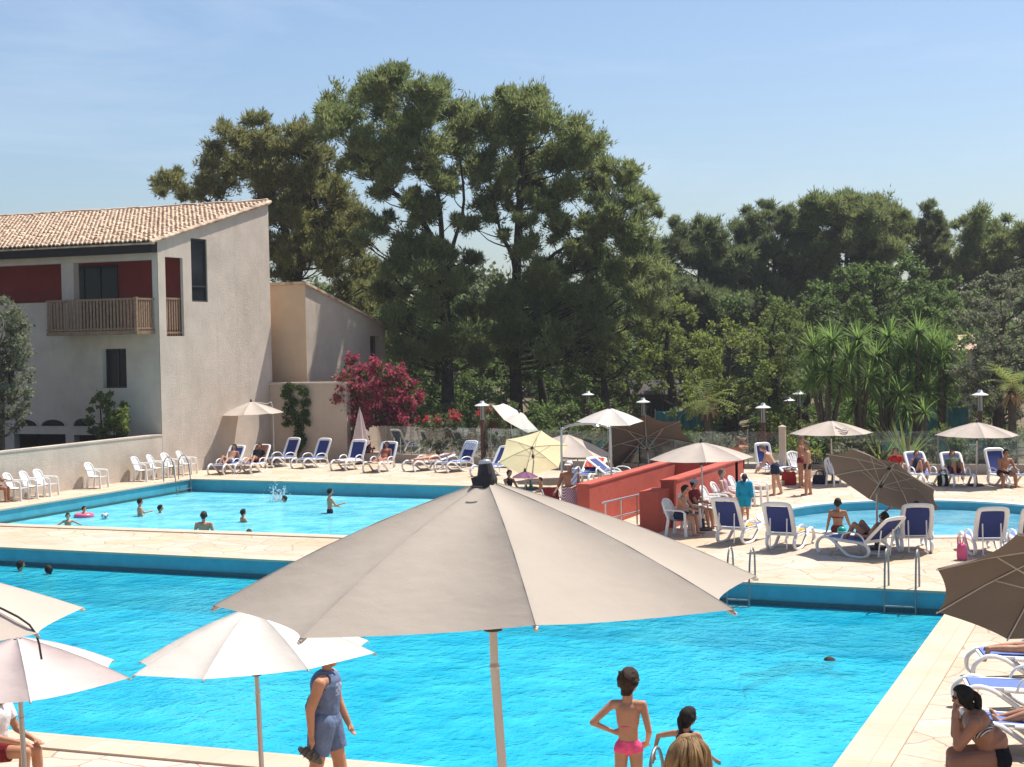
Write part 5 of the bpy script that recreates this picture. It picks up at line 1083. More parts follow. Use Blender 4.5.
def tri_mesh(name, A, B, C, D=None):
    """n loose leaves with corners A, B, C (and D)"""
    n = len(A); k = 3 if D is None else 4; co_ = np.stack([A, B, C] if D is None else [A, B, C, D], 1).reshape(-1, 3).astype(np.float32)
    me = bpy.data.meshes.new(name); me.vertices.add(n*k); me.vertices.foreach_set('co', co_.ravel()); me.loops.add(n*k); me.loops.foreach_set('vertex_index', np.arange(n*k, dtype=np.int32))
    me.polygons.add(n); me.polygons.foreach_set('loop_start', np.arange(0, n*k, k, dtype=np.int32)); me.polygons.foreach_set('loop_total', np.full(n, k, dtype=np.int32)); me.update(calc_edges=True); return me
def lumps(cs, rs, per=18, frac=.46, flat=.85):
    """break every clump (centre, radius) into small boughs on and in its volume"""
    c = np.repeat(cs, per, 0); r = np.repeat(rs, per); d = unit(len(c)); d[:, 2] = d[:, 2]*.9+.12; q = c+d*(r*np.minimum(np.abs(RNG.normal(.56, .38, len(c))), 1.45))[:, None]*np.array([1, 1, flat]); return q, r*frac*RNG.uniform(.6, 1.25, len(r)), d
def pine_leaves(cs, rs, dens=1., L=.24, wd=.030, up=.5):
    q, r, d0 = lumps(cs, rs, 34, .40); n = np.maximum(6, (r*r*dens*470)).astype(int); c = np.repeat(q, n, 0); rr = np.repeat(r, n); bd = np.repeat(d0, n, 0); d = unit(len(c))
    p = c+d*(rr*np.minimum(np.abs(RNG.normal(0, .8, len(c))), 1.9))[:, None]*np.array([.95, .95, 1.0]); A, B, C = [], [], []
    for k in range(2):
        ax = d*.55+bd*.4+unit(len(c))*.55+np.array([0, 0, up]); ax /= np.linalg.norm(ax, axis=1)[:, None]; sd_ = np.cross(ax, unit(len(c))); sd_ /= np.linalg.norm(sd_, axis=1)[:, None]+1e-9
        l = (L*RNG.uniform(.7, 1.4, len(c)))[:, None]; w_ = wd*RNG.uniform(.7, 1.3, len(c))[:, None]; A.append(p-sd_*w_); B.append(p+sd_*w_); C.append(p+ax*l)
    return np.vstack(A), np.vstack(B), np.vstack(C)
def broad_leaves(cs, rs, dens=1., L=.16, wd=.06, per=14, droop=-.1, frac=.42):
    q, r, d0 = lumps(cs, rs, per, frac); n = np.maximum(4, (r*r*dens*520)).astype(int); c = np.repeat(q, n, 0); rr = np.repeat(r, n); d = unit(len(c)); bd = np.repeat(d0, n, 0)
    p = c+d*(rr*np.minimum(np.abs(RNG.normal(.1, .6, len(c))), 1.4))[:, None]*np.array([1, 1, .9]); ax = d*.6+bd*.3+unit(len(c))*.8+np.array([0, 0, droop]); ax /= np.linalg.norm(ax, axis=1)[:, None]
    sd_ = np.cross(ax, unit(len(c))); sd_ /= np.linalg.norm(sd_, axis=1)[:, None]+1e-9; l = (L*RNG.uniform(.6, 1.4, len(c)))[:, None]; w_ = l*wd/L
    return p, p+ax*l*.45+sd_*w_, p+ax*l, p+ax*l*.45-sd_*w_
def px_clumps(D, lst, depth, extra=False):
    """clumps given by picture position and radius, spread over a real depth at distance D"""
    cs, rs = [], []
    for x, y, r in lst+[(x+random.uniform(-1, 1)*r, y+random.uniform(-.3, 1)*r, r*.8) for x, y, r in lst if extra]:
        dd = D+random.uniform(-1, 1)*depth; cs.append(np.array(atD(x, y, dd))); rs.append(r*dd/FPX)
    return np.array(cs), np.array(rs)
def inside(x, y, poly):
    c = False; n = len(poly)
    for i in range(n):
        (x1, y1), (x2, y2) = poly[i], poly[i-1]
        if (y1 > y) != (y2 > y) and x < (x2-x1)*(y-y1)/(y2-y1)+x1: c = not c
    return c
def fill_px(poly, n, r0, r1):
    xs = [p[0] for p in poly]; ys = [p[1] for p in poly]; out = []
    while len(out) < n:
        x, y = random.uniform(min(xs), max(xs)), random.uniform(min(ys), max(ys))
        if inside(x, y, poly): out.append((x, y, random.uniform(r0, r1)))
    for i in range(len(poly)):                       # a rim of smaller clumps makes an uneven outline
        a, b = poly[i], poly[i-1]
        for k in range(max(1, int(math.hypot(a[0]-b[0], a[1]-b[1])/(r1*1.3)))):
            u = random.random(); out.append((a[0]+(b[0]-a[0])*u+random.uniform(-3, 3), a[1]+(b[1]-a[1])*u+random.uniform(-3, 3), random.uniform(r0*.5, r0)))
    return out
def tree(name, label, base, D, clumps, depth, kind, m_leaf, trunks, cat='tree', dens=1., limb=1., bark=None, group=None, L=None, r0=.3, lean_depth=0):
    """trunks = list of picture polylines [(px, py, radius m)...] from the ground up at distance D"""
    cs, rs = px_clumps(D, clumps, depth, kind == 'pine'); b = V(*base); b0 = np.array(b); o = thing(name, label, cat, b, 0, group)
    if kind == 'pine': me = tri_mesh('crown', *pine_leaves(cs-b0, rs, dens, *( [L] if L else [])))
    else: me = tri_mesh('crown', *broad_leaves(cs-b0, rs, dens, *( [L, L*.38] if L else [])))
    link('crown', me, m_leaf, o); mb = MB(); tp = []
    for tr in trunks:
        pts = [b.copy()]+[atD(x, y, D+random.uniform(-.3, .3)) for x, y, r in tr]; rr = [tr[0][2]*1.25]+[r for _, _, r in tr]
        mb.tube([p-b for p in pts], rr, 9, smooth=4)
        for (p, r), (q, r2) in zip(zip(pts, rr), zip(pts[1:], rr[1:])):
            for k in range(6): tp.append((p.lerp(q, k/6), r+(r2-r)*k/6))
    if limb:
        for c, r in zip(cs, rs):
            if random.random() > limb: continue
            c = V(*c); best = min(tp, key=lambda t_: (t_[0]-c).length+max(0, t_[0].z-(c.z-.25*(c-t_[0]).length))*3); p, tr_ = best; Ln = (c-p).length
            if Ln < .4: continue
            mid = p.lerp(c, .5)+V(random.uniform(-.1, .1)*Ln, random.uniform(-.1, .1)*Ln, -.06*Ln); r1 = min(tr_*.5, .022+.010*Ln)
            mb.tube([p-b, mid-b, c-b+V(0, 0, r*.2)], [r1, r1*.62, r1*.22], 5, smooth=3)
            for k in range(3):
                e = V(*unit(1)[0]); e.z = abs(e.z)*.7; mb.tube([mid.lerp(c, .5)-b, c+e*r*.75-b], [r1*.35, r1*.1], 4)
    part('trunk', mb, bark or M_bark, o, True); return o
def gp(px, D): p = atD(px, 400, D); return V(p.x, p.y, 0)
PG_ = 'pines and trees behind the pools'
# --- the three big aleppo pines
A_ = [(335, 105, 16), (328, 128, 14), (350, 122, 18), (372, 92, 18), (395, 80, 16), (385, 110, 20), (360, 142, 18), (415, 92, 16), (420, 120, 20), (400, 140, 20), (440, 88, 14), (448, 110, 16), (375, 168, 14), (430, 150, 18), (395, 172, 12), (350, 162, 12), (425, 205, 13), (445, 180, 16), (378, 225, 12), (362, 240, 9), (408, 240, 12), (380, 78, 10), (404, 72, 9), (356, 96, 9), (322, 112, 8), (456, 130, 12),
      (400, 265, 14), (425, 275, 18), (385, 290, 16), (455, 285, 20), (430, 305, 20), (398, 322, 16), (470, 320, 20), (440, 345, 22), (408, 352, 16)]
def sprinkle(poly, n, r0=5, r1=9): return [(x, y, r) for x, y, r in fill_px(poly, n, r0, r1)[:n]]
A_ += sprinkle([(325, 105), (370, 75), (440, 80), (460, 120), (465, 210), (440, 260), (400, 250), (360, 200), (335, 160)], 46); A_ += sprinkle([(385, 260), (440, 230), (480, 260), (480, 360), (390, 350)], 24, 7, 12)
tree('pine_tree', 'tallest aleppo pine with an open forked trunk, left of the pair in the middle', gp(452, 78), 78, A_, 3.2, 'pine', L_pine, [[(448, 400, .32), (446, 330, .26), (440, 262, .20), (418, 215, .12), (380, 180, .08), (345, 140, .04)], [(446, 340, .2), (443, 262, .15), (437, 190, .10), (415, 130, .06), (400, 95, .03)], [(444, 300, .14), (452, 250, .10), (464, 200, .07), (455, 130, .04)]], dens=.8, limb=.9, group=PG_)
B_ = [(505, 108, 18), (530, 103, 18), (482, 122, 20), (515, 135, 22), (550, 123, 18), (575, 128, 16), (595, 143, 12), (590, 165, 14), (555, 158, 22), (520, 165, 22), (485, 160, 20), (465, 142, 14), (535, 195, 20), (500, 192, 18), (570, 190, 16), (600, 186, 12), (625, 178, 14), (636, 195, 11), (610, 207, 15), (640, 215, 10), (651, 208, 7), (625, 230, 15), (592, 225, 17), (560, 225, 16), (640, 258, 19), (660, 272, 13), (620, 270, 19), (590, 262, 19), (560, 270, 17), (600, 300, 18), (530, 245, 14), (472, 225, 11), (540, 292, 20), (572, 310, 20), (645, 298, 16), (630, 168, 9), (508, 95, 9), (540, 96, 8), (500, 300, 18), (520, 330, 20), (560, 345, 20), (600, 335, 16), (482, 350, 18)]
B_ += sprinkle([(470, 120), (520, 92), (600, 135), (655, 205), (660, 280), (600, 290), (540, 250), (490, 240)], 60); B_ += sprinkle([(480, 250), (560, 250), (660, 280), (650, 330), (500, 360)], 34, 7, 12)
tree('pine_tree', 'tall spreading aleppo pine right of the forked one, branches reaching far to the right', gp(517, 80), 80, B_, 3.4, 'pine', L_pine, [[(516, 400, .32), (515, 330, .27), (517, 260, .22), (520, 200, .19), (523, 150, .12), (525, 110, .05)], [(516, 310, .13), (545, 262, .09), (585, 235, .06), (630, 200, .035)], [(516, 280, .11), (500, 230, .08), (488, 170, .04)], [(517, 300, .11), (560, 275, .07), (640, 262, .04)]], dens=.8, limb=.9, group=PG_)
C_ = [(170, 182, 12), (160, 190, 7), (180, 190, 9), (205, 182, 10), (215, 150, 13), (208, 166, 10), (225, 127, 9), (236, 140, 14), (250, 122, 9), (262, 120, 7), (256, 146, 16), (270, 132, 8), (280, 150, 16), (240, 166, 16), (230, 182, 13), (265, 172, 18), (295, 131, 12), (306, 136, 12), (310, 156, 16), (290, 176, 18), (320, 176, 16), (330, 195, 18), (302, 202, 20), (345, 202, 14), (358, 216, 11), (335, 226, 18), (350, 242, 14), (310, 232, 20), (285, 216, 18), (300, 257, 18), (330, 260, 18), (358, 272, 16), (345, 292, 16), (275, 250, 16), (255, 225, 16), (370, 300, 14), (195, 195, 9)]
C_ += sprinkle([(160, 180), (215, 150), (250, 115), (310, 130), (350, 195), (375, 290), (270, 270), (230, 190)], 46)
tree('pine_tree', 'olive toned aleppo pine rising behind the tiled roof of the white house', gp(300, 84), 84, C_, 3.6, 'pine', L_pineo, [[(300, 400, .34), (296, 300, .28), (285, 230, .2), (262, 170, .1), (245, 135, .05)], [(296, 290, .2), (318, 230, .14), (310, 170, .07)], [(294, 280, .15), (235, 215, .1), (180, 192, .05)]], dens=.9, limb=.85, group=PG_)
# --- darker company beyond and below
def auto(name, label, D, poly, n, r0, r1, kind, m_leaf, tx, depth, dens=1., L=None, bark=None, tr=.25, limb=.5, top=None, **k):
    ys = [p[1] for p in poly]; yt = top or (min(ys)*.7+max(ys)*.3); yb = P_y(tx, D)
    k_ = 1.9 if kind == 'pine' else 1.35
    if kind == 'broad' and L and L > .12: L *= .78; dens *= 1.5
    return tree(name, label, gp(tx, D), D, fill_px(poly, int(n*k_), r0*.72, r1*.82), depth, kind, m_leaf, [[(tx+random.uniform(-2, 2), yb-(yb-yt)*.35, tr), (tx+random.uniform(-5, 5), yb-(yb-yt)*.7, tr*.7), (tx+random.uniform(-6, 6), yt, tr*.25)]], dens=dens, L=L, bark=bark, limb=limb, group=k.get('group', PG_), cat=k.get('cat', 'tree'))
def P_y(px, D): return 340+HC*FPX/D
auto('pine_tree', 'dark pine at the left of the far right group, beside the sky gap', 104, [(656, 238), (672, 222), (700, 220), (725, 238), (745, 255), (748, 330), (662, 330), (668, 290)], 34, 9, 15, 'pine', L_pined, 702, 3.5, .8, .3)
auto('pine_tree', 'slender dark pine with a wispy left side in the far right group', 106, [(737, 218), (752, 210), (768, 204), (790, 214), (798, 260), (800, 325), (738, 325), (748, 270)], 28, 8, 14, 'pine', L_pined, 770, 3, .8, .30)
auto('pine_tree', 'broad rounded pine, highest of the far right group', 108, [(790, 210), (815, 197), (845, 202), (870, 196), (898, 206), (908, 232), (900, 262), (880, 285), (805, 290), (785, 260)], 42, 9, 16, 'pine', L_pine, 850, 4, .8, .30)
auto('pine_tree', 'narrow spire shaped pine standing apart on the right', 110, [(920, 225), (928, 205), (938, 200), (942, 222), (947, 280), (916, 285)], 14, 6, 9, 'pine', L_pined, 931, 1.8, .8, .30)
auto('pine_tree', 'rounded pine at the far right edge behind the olive tree', 112, [(945, 232), (962, 219), (985, 215), (1010, 222), (1040, 222), (1045, 290), (948, 292)], 30, 9, 15, 'pine', L_pine, 995, 4, .8, .30)
auto('pine_tree', 'low pine filling the gap between the sky notch and the spreading pine', 100, [(640, 285), (662, 268), (700, 290), (745, 300), (745, 345), (640, 345)], 26, 9, 15, 'pine', L_pined, 690, 4, .8, .30)
auto('dark_tree', 'dark shaded tree behind the bougainvillea, below the tallest pine', 88, [(385, 315), (415, 300), (465, 305), (495, 330), (500, 425), (388, 430), (382, 370)], 50, 10, 18, 'broad', L_broad, 440, 4, .55, .2, limb=.35)
auto('dark_tree', 'dark shaded tree below the spreading pine, behind the white parasols', 86, [(495, 330), (530, 312), (585, 322), (600, 350), (600, 432), (498, 432)], 42, 10, 18, 'broad', L_broad, 545, 4, .55, .2, limb=.35)
auto('leafy_tree', 'mid green tree left of the dark hut, below the spreading pine', 80, [(565, 365), (590, 343), (622, 345), (642, 372), (640, 420), (570, 425)], 30, 8, 14, 'broad', L_mid, 605, 3, .6, .16)
auto('leafy_tree', 'sunlit yellow green tree behind the dark hut', 82, [(640, 335), (655, 312), (675, 296), (700, 318), (708, 350), (700, 385), (650, 392)], 32, 8, 14, 'broad', L_light, 672, 3, .55, .16)
auto('leafy_tree', 'sunlit leafy tree with a short thick trunk above the bent old man', 70, [(684, 365), (700, 335), (730, 320), (760, 332), (775, 365), (768, 400), (720, 412), (690, 400)], 40, 8, 15, 'broad', L_light, 730, 3, .5, .15, tr=.3)
auto('leafy_tree', 'green tree with a forked trunk left of the yucca clump', 72, [(760, 330), (775, 300), (798, 306), (812, 335), (812, 385), (790, 400), (765, 385)], 30, 8, 13, 'broad', L_mid, 775, 2.6, .55, .15, tr=.32)
auto('leafy_tree', 'large dark glossy tree rising behind the yucca clump', 84, [(805, 300), (822, 278), (850, 268), (885, 268), (905, 262), (935, 272), (955, 300), (955, 350), (810, 355)], 60, 9, 16, 'broad', L_broad, 880, 4, .6, .2)
auto('olive_tree', 'grey green olive tree at the right edge above the far right parasol', 66, [(952, 330), (962, 295), (985, 276), (1015, 272), (1045, 280), (1045, 410), (965, 418), (950, 380)], 60, 8, 15, 'broad', L_olive, 1000, 3, 1.2, .11, bark=M_barkg)
auto('olive_tree', 'grey green bushy tree at the left edge in front of the white house', 59, [(-22, 300), (5, 298), (20, 318), (28, 352), (30, 395), (22, 425), (-20, 440), (-30, 360)], 60, 7, 14, 'broad', L_olive, 0, 1.1, .9, .12, bark=M_barkg, tr=.12)
auto('dark_tree', 'dark evergreen filling the space behind the far right parasol', 74, [(905, 350), (960, 345), (965, 430), (870, 440), (860, 400)], 40, 9, 15, 'broad', L_broad, 915, 2.5, .55, .18)
auto('dark_tree', 'dark evergreen behind the thick trunk and the pair of small lamps', 90, [(760, 380), (800, 370), (850, 360), (870, 440), (745, 440)], 40, 9, 16, 'broad', L_broad, 805, 3, .5, .2)
auto('shrub', 'young bush with lit yellow green tips in front of the white house windows', 61.5, [(88, 415), (96, 398), (108, 390), (122, 402), (128, 425), (118, 440), (90, 440)], 20, 4, 8, 'broad', L_mid, 106, .45, .8, .12, tr=.05, cat='bush', group='bushes and plants')
auto('shrub', 'small light green shoot beside the young bush above the low wall', 60.8, [(112, 415), (118, 408), (124, 412), (124, 428), (114, 430)], 8, 3, 5, 'broad', L_light, 118, .2, .9, .11, tr=.03, cat='bush', group='bushes and plants')
auto('dark_tree', 'dark tree in the shade behind the sunlit leafy trees, below the slender pine', 98, [(660, 320), (700, 300), (760, 300), (800, 310), (800, 400), (660, 400)], 40, 12, 18, 'broad', L_broad, 735, 4, .4, .26)
auto('dark_tree', 'dark tree behind the annex roof and the tallest pine trunk', 96, [(330, 290), (380, 270), (440, 290), (450, 400), (380, 400)], 34, 12, 18, 'broad', L_broad, 400, 4, .4, .26)
auto('dark_tree', 'dark tree filling the gap right of the spreading pine trunk', 96, [(540, 290), (600, 275), (650, 300), (660, 400), (545, 400)], 34, 12, 18, 'broad', L_broad, 600, 4, .4, .26)
auto('dark_tree', 'dark tree below the rounded pine, between yuccas and far right parasol', 98, [(880, 290), (950, 285), (1000, 300), (1000, 400), (880, 400)], 34, 12, 18, 'broad', L_broad, 945, 4, .4, .26)
# far wood closing the view
cs, rs = [], []
for k in range(640):
    x = random.uniform(-420, 1500); D = random.uniform(122, 150); cs.append(np.array(atD(x, random.uniform(285, 395), D))); rs.append(random.uniform(1.4, 2.6))
o = link('far_wood', tri_mesh('far_wood', *broad_leaves(np.array(cs), np.array(rs), .22, .38, .16)), L_pined); o['kind'] = 'stuff'; o['label'] = 'dense dark wood closing the view behind the pines'
for k, (x, w_, lb) in enumerate(((560, 60, 'long low hedge in shade below the spreading pine'), (735, 62, 'low hedge below the sunlit leafy trees behind the lamps'), (850, 60, 'low hedge behind the yucca trunks'), (965, 60, 'low hedge behind the far right parasol'), (430, 50, 'low hedge in shade behind the oleander with red blossom'))):
    auto('hedge', lb, 68+k*1.5, [(x-w_, 408), (x+w_, 405), (x+w_, 452), (x-w_, 452)], 44, 8, 13, 'broad', (L_broad, L_mid, L_broad, L_broad, L_broad)[k], x, 1.2, .55, .15, tr=.08, cat='hedge', group='bushes and plants')
# --- bougainvillea, ivy, oleander
bg_ = [(348, 385, 15), (340, 400, 11), (362, 372, 14), (378, 368, 13), (392, 378, 15), (372, 392, 18), (400, 395, 15), (412, 385, 8), (418, 396, 8), (408, 408, 13), (388, 412, 17), (362, 410, 15), (402, 425, 11), (380, 428, 14), (365, 424, 10), (352, 360, 6), (345, 412, 8), (355, 395, 14), (352, 428, 11), (370, 438, 11), (394, 436, 10), (410, 420, 8), (338, 428, 7), (362, 446, 9), (384, 446, 9)]
b_ = at(372, 458); D = b_.dot(fwd0)+.1; b_ = gp(372, D); o = thing('bougainvillea', 'big magenta bougainvillea spilling over beside the cream annex', 'flowering bush', b_); cs, rs = px_clumps(D, bg_, 1.3)
link('blossom', tri_mesh('blossom', *broad_leaves(cs-np.array(b_), rs*1.05, 1.7, .13, .055)), L_boug, o); link('foliage', tri_mesh('foliage', *broad_leaves(cs-np.array(b_)-np.array([0, 0, .1]), rs*1.02, .45, .13, .05)), L_ivy, o)
mb = MB()
for c, r in zip(cs, rs): mb.tube([V(random.uniform(-.2, .2), random.uniform(-.2, .2), 0), V(*(c-np.array(b_)))*.5+V(0, 0, .3), V(*(c-np.array(b_)))], [.05, .03, .01], 5, smooth=3)
part('stem', mb, M_barkg, o, True)
iv = []
for x, y, r in ((292, 392, 6), (294, 402, 6), (291, 412, 5), (297, 418, 6), (300, 428, 5), (303, 440, 5), (300, 448, 4), (306, 392, 5), (307, 403, 5), (305, 414, 5), (308, 422, 4), (290, 388, 5), (300, 436, 5), (288, 424, 4)): iv.append((x, y, r))
X_, Z_ = onY(300, 460, YW); o = thing('ivy', 'ivy hanging in two tongues down the cream wall', 'climbing plant', (X_, YW-.1, 0)); cs = []
for x, y, r in iv: a, z = onY(x, y, YW); cs.append((a-X_, -.02+random.uniform(-.08, .05), z))
link('foliage', tri_mesh('foliage', *broad_leaves(np.array(cs), np.array([r*67/FPX*1.3 for _, _, r in iv]), 6.0, .075, .036, frac=.42)), L_ivy, o)
mb = MB(); mb.tube([(-.1, .05, 0), (0, .06, 1.2), (-.3, .06, 2.4), (-.4, .05, zw)], [.03, .025, .02, .01], 5, smooth=3); mb.tube([(.05, .05, .6), (.25, .06, 1.6), (.2, .05, zw)], [.02, .02, .01], 5, smooth=3); part('stem', mb, M_barkg, o, True)
def bush(name, label, px, py, rad_, hgt, m_leaf, L=.14, wd=.035, flower=None, n=14, dens=1.3, back=1.0, cat='bush'):
    g = at(px, py); D = g.dot(fwd0)+back; g = gp(px, D); o = thing(name, label, cat, g, 0, 'bushes and plants'); cs = np.array([(random.gauss(0, .45)*rad_, random.gauss(0, .4)*rad_, hgt*random.uniform(.25, .92)) for _ in range(n)]); rs = np.full(n, rad_*.42)*RNG.uniform(.7, 1.2, n)
    link('foliage', tri_mesh('foliage', *broad_leaves(cs, rs, dens, L, wd, droop=.35)), m_leaf, o); mb = MB()
    for c in cs: mb.tube([(random.uniform(-.1, .1), random.uniform(-.1, .1), 0), c*np.array([.6, .6, .5]), c], [.025, .016, .006], 4, smooth=2)
    part('stem', mb, M_barkg, o, True)
    if flower:
        k = cs[cs[:, 2] > hgt*.45][:6]; link('blossom', tri_mesh('blossom', *broad_leaves(k+np.array([0, 0, rs[0]*.5]), np.full(len(k), rad_*.2), 3., .07, .04)), flower, o)
    return o
L_red = leaf_mat('red blossom', (.55, .03, .05), (.65, .07, .09), .3, 3)
bush('oleander', 'oleander with red blossom behind the fence, left of the red lamp post', 456, 464, .95, 2.1, L_oleander, flower=L_red)
bush('oleander', 'pale stemmed oleander behind the fence, below the garden lamp', 488, 465, .85, 2.0, L_oleander, flower=L_red)
bush('oleander', 'low grey green bush behind the fence near the furled parasol', 402, 461, .9, 1.2, L_olive)
bush('shrub', 'light green bush by the short wooden post behind the two standing men', 795, 476, .7, 1.3, L_light, back=.9)
bush('shrub', 'grey green bush behind the glass fence under the emblem parasol', 858, 476, .8, 1.4, L_olive, back=1.2)
bush('shrub', 'dark bush behind the glass fence left of the emblem parasol', 812, 476, .8, 1.5, L_broad, back=1.6)
bush('shrub', 'bush behind the far right parasol pole at the glass fence', 992, 474, .9, 1.3, L_olive, back=1.2)
bush('shrub', 'green bush behind the loungers left of the far right parasol', 950, 474, .9, 1.5, L_mid, back=1.4)
bush('shrub', 'bush behind the big dark brown parasol', 690, 474, .9, 1.3, L_mid, back=1.8)
bush('shrub', 'bush behind the taupe parasol and the tanned man', 722, 474, .8, 1.2, L_olive, back=1.6)
# --- yuccas and palms: rosettes of long blades
def blades(c, n, L, w_, up=.35, droop=.5, seg=3, below=-.5):
    qs = [[], [], [], []]
    for k in range(n):
        a = random.uniform(0, 2*PI); e = math.asin(random.uniform(below, 1)); d = np.array([math.cos(a)*math.cos(e), math.sin(a)*math.cos(e), math.sin(e)]); l = L*random.uniform(.75, 1.15); sd_ = np.cross(d, [0, 0, 1]); sd_ = sd_/(np.linalg.norm(sd_)+1e-9); p = np.array(c, float)
        for s_ in range(seg):
            d2 = d-np.array([0, 0, droop*(s_+.3)/seg*math.cos(e)]); d2 /= np.linalg.norm(d2); w0 = w_*(1-s_/seg)**.7; w1 = w_*(1-(s_+1)/seg)**.7; q = p+d2*l/seg
            for i, v in enumerate((p-sd_*w0, p+sd_*w0, q+sd_*w1, q-sd_*w1)): qs[i].append(v)
            p = q
    return [np.array(x) for x in qs]
def rosette_plant(name, label, base, stems, m_leaf, L, w_, n=60, group=None, cat='plant', droop=.5, thatch=False, below=-.5, tr=.11):
    o = thing(name, label, cat, base, 0, group); Q = [[], [], [], []]; mb = MB(); T_ = [[], [], [], []]
    for top in stems:
        tp_ = V(*top)-V(*base); mb.tube([V(tp_.x*.08, tp_.y*.08, 0), V(tp_.x*.45, tp_.y*.45, tp_.z*.5), tp_], [tr*1.3, tr, tr*.8], 8, smooth=3)
        for a, b in zip(Q, blades(tp_, n, L, w_, droop=droop, below=below)): a.append(b)
        if thatch:
            for a, b in zip(T_, blades(tp_-V(0, 0, .25), int(n*.8), L*.75, w_*1.1, droop=1.6, below=-.6)): a.append(b)
    link('foliage', tri_mesh('foliage', *[np.vstack(q) for q in Q]), m_leaf, o)
    if thatch: link('dead_leaves', tri_mesh('dead_leaves', *[np.vstack(q) for q in T_]), L_dry, o)
    part('trunk', mb, M_barkg, o, True); return o
YG = 'yuccas of the clump behind the round pool'
for k, (bx, heads) in enumerate((((826, ((816, 350), (832, 342), (846, 358), (826, 372), (838, 385), (812, 380)))), ((860, ((858, 340), (872, 350), (852, 364), (866, 378), (856, 398)))), ((884, ((886, 338), (900, 350), (876, 358), (892, 372), (880, 390), (902, 395)))), ((916, ((916, 333), (930, 342), (908, 352), (924, 362), (914, 382), (930, 392)))), ((940, ((938, 362), (950, 376), (944, 350), (940, 392)))), ((895, ((890, 402), (906, 410), (870, 412), (850, 412)))))):
    D = 63+k*.7; lbs = ('leftmost yucca of the clump, rising over the emblem parasol', 'second yucca of the clump with high bright heads', 'yucca in the middle of the clump, tall with several heads', 'tallest yucca of the clump with the topmost sharp leaves', 'right hand yucca of the clump with light drooping heads', 'low dark yucca in the middle of the clump near the ground')
    hd = [atD(x+random.uniform(-3, 3), y, D+random.uniform(-.8, .8)) for x, y in heads]; rosette_plant('yucca', lbs[k], gp(bx, D), hd, L_yucca, 1.15, .045, 120, YG, below=-.8, droop=.6, tr=.08)
D = 60; rosette_plant('young_palm', 'small spiky palm with narrow fan leaves between the yuccas and the right parasol', gp(922, D), [atD(924, 412, D)], L_yucca, .85, .04, 60, 'palms', tr=.09)
D = 58; rosette_plant('spiky_plant', 'bright green clump of upright sword leaves behind the glass fence', gp(906, D), [V(*gp(906, D))+V(0, 0, .25)], L_light, 1.7, .05, 70, 'bushes and plants', droop=.25, below=.45, tr=.06)
D = 57; rosette_plant('spiky_plant', 'second tuft of sword leaves left of the bright one behind the fence', gp(880, D), [V(*gp(880, D))+V(0, 0, .3)], L_mid, 1.3, .05, 55, 'bushes and plants', droop=.3, below=.4, tr=.06)
def feather(name, label, base, top, n, L, tr, thatch=True):
    o = thing(name, label, 'palm', base, 0, 'palms'); tp_ = V(*top)-V(*base); Q = [[], [], [], []]; mb = MB(); mb.tube([V(0, 0, 0), tp_*.5, tp_], [tr*1.2, tr, tr*1.1], 10, smooth=3); part('trunk', mb, M_barkg, o, True)
    for k in range(n):
        a = 2*PI*k/n+random.uniform(-.3, .3); e = random.uniform(-.1, 1.2); p = np.array(tp_); d = np.array([math.cos(a)*math.cos(e), math.sin(a)*math.cos(e), math.sin(e)]); sd_ = np.cross(d, [0, 0, 1]); sd_ /= np.linalg.norm(sd_)
        for s_ in range(12):
            d2 = d-np.array([0, 0, 1.1*s_/12]); d2 /= np.linalg.norm(d2); q = p+d2*L/12; ll = .42*L*math.sin(PI*(s_+1.5)/14)*.6
            for sg in (-1, 1):
                tpv = p+sd_*sg*ll+d2*ll*.6-np.array([0, 0, .12*ll]); ww = d2*.035
                for i, v in enumerate((p-ww, p+ww, tpv+ww*.3, tpv-ww*.3)): Q[i].append(v)
            p = q
    link('fronds', tri_mesh('fronds', *[np.array(x) for x in Q]), L_light, o)
    if thatch: link('dead_fronds', tri_mesh('dead_fronds', *blades(tp_-V(0, 0, .2), 70, L*.5, .05, droop=1.8, below=-.7)), L_dry, o)
    return o
D = 60; feather('palm_tree', 'palm with dry hanging fronds at the right edge before the olive tree', gp(1012, D), atD(1012, 388, D), 18, 1.6, .15)
D = 66; feather('palm_tree', 'short palm with a shaggy trunk and pale dead fronds left of the bent old man', gp(708, D), atD(708, 402, D), 16, 1.5, .17)
# the dark hut among the trees and a glimpse of another roof
M_hut = mat('dark stained boards', (.045, .032, .028), .8, .2, 4)
a, b = gp(636, 84), gp(676, 84); hw_ = (b-a).length; o = thing('hut', 'low dark hut with a pale base half hidden behind the parasols', 'hut', a, HEAD); mb = MB(); mb.box((0, 0, 0), (hw_, 3, .75)); part('base_wall', mb, M_stucco, o); mb = MB(); mb.box((.02, .05, .75), (hw_-.02, 2.95, 2.0)); part('wall', mb, M_hut, o)
mb = MB(); mb.add([(-.3, -.4, 2.0), (hw_+.3, -.4, 2.0), (hw_+.3, 3.4, 2.0), (-.3, 3.4, 2.0), (-.3, 1.5, 2.7), (hw_+.3, 1.5, 2.7)], [(0, 1, 5, 4), (2, 3, 4, 5), (3, 2, 1, 0), (1, 2, 5), (3, 0, 4)]); part('roof', mb, M_hut, o)
for k in range(3):
    x = .25+k*(hw_-.3)/3; mb = MB(); mb.box((x, .02, .95), (x+.5, .045, 1.75)); part('window', mb, M_glassd, o)
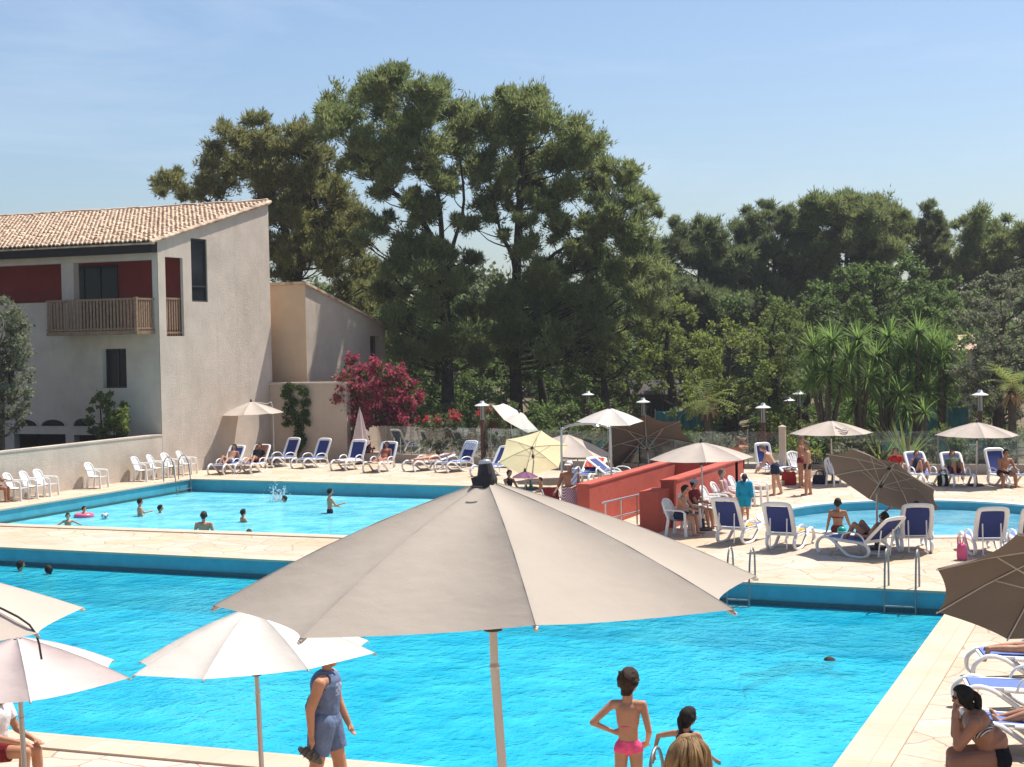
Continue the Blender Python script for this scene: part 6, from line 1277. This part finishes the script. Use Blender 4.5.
for px, top, D, wpx, lb in ((958, 335, 96, 22, 'pale house with tiled roof glimpsed between the yuccas and the olive tree'),):
    a, b = gp(px-wpx, D), gp(px+wpx, D); hw_ = (b-a).length; zt = atD(px, top, D).z; o = thing('distant_house', lb, 'house', a, HEAD); mb = MB(); mb.box((0, 0, 0), (hw_, 5, zt-.9)); part('wall', mb, M_stucco2, o); mb = MB(); mb.add([(-.3, -.4, zt-.9), (hw_+.3, -.4, zt-.9), (hw_+.3, 5.4, zt-.9), (-.3, 5.4, zt-.9), (-.3, 2.5, zt), (hw_+.3, 2.5, zt)], [(0, 1, 5, 4), (2, 3, 4, 5), (3, 2, 1, 0), (1, 2, 5), (3, 0, 4)]); part('roof', mb, M_roof, o)
    mb = MB(); mb.box((hw_*.4, -.02, zt*.25), (hw_*.6, -.003, zt*.6)); part('window', mb, M_glassd, o)

M_mesh = mat('turquoise windbreak mesh', (.07, .22, .24), .8, .2, 3, .3, 40, .2, trans=.35)
for x0, x1, D, lb in ((655, 738, 70, 'turquoise mesh screen behind the glass fence, left of the tanned man'), (885, 968, 68, 'turquoise mesh screen behind the glass fence, left of the far right parasol')):
    o = thing('mesh_screen', lb, 'screen', (0, 0, 0)); a, b = gp(x0, D), gp(x1, D); n = 4
    for k in range(n):
        p, q = a.lerp(b, k/n), a.lerp(b, (k+1)/n); mb = MB(); w_ = 8; d = (q-p)/w_; nn = V(-d.y, d.x, 0).normalized(); vs = [p+d*i+nn*.03*math.sin(i*2.1+k)+V(0, 0, z) for z in (.7, 1.75) for i in range(w_+1)]
        mb.add(vs+[v+nn*.012 for v in vs], [(i, i+1, i+w_+2, i+w_+1) for i in range(w_)]+[(i+w_+1+18, i+w_+2+18, i+1+18, i+18) for i in range(w_)]); part('panel', mb, M_mesh, o)
    for k in range(n+1):
        p = a.lerp(b, k/n); mb = MB(); mb.tube([p+V(0, 0, -.02), p+V(0, 0, 1.85)], .03, 8); part('post', mb, M_steeld, o)

# ------------------------------------------------------------------ air
def haze(density):
    mb = MB(); mb.box((-190, -22, -3.2), (150, 190, 24)); m, t = nt('thin summer haze'); pv = N(t, 'ShaderNodeVolumePrincipled', Density=density, Anisotropy=.3); pv.inputs['Color'].default_value = (.93, .95, 1, 1)
    o = N(t, 'ShaderNodeOutputMaterial'); t.links.new(pv.outputs[0], o.inputs['Volume']); b = struct('haze', mb, m, kind='stuff'); return b
haze(.0003)
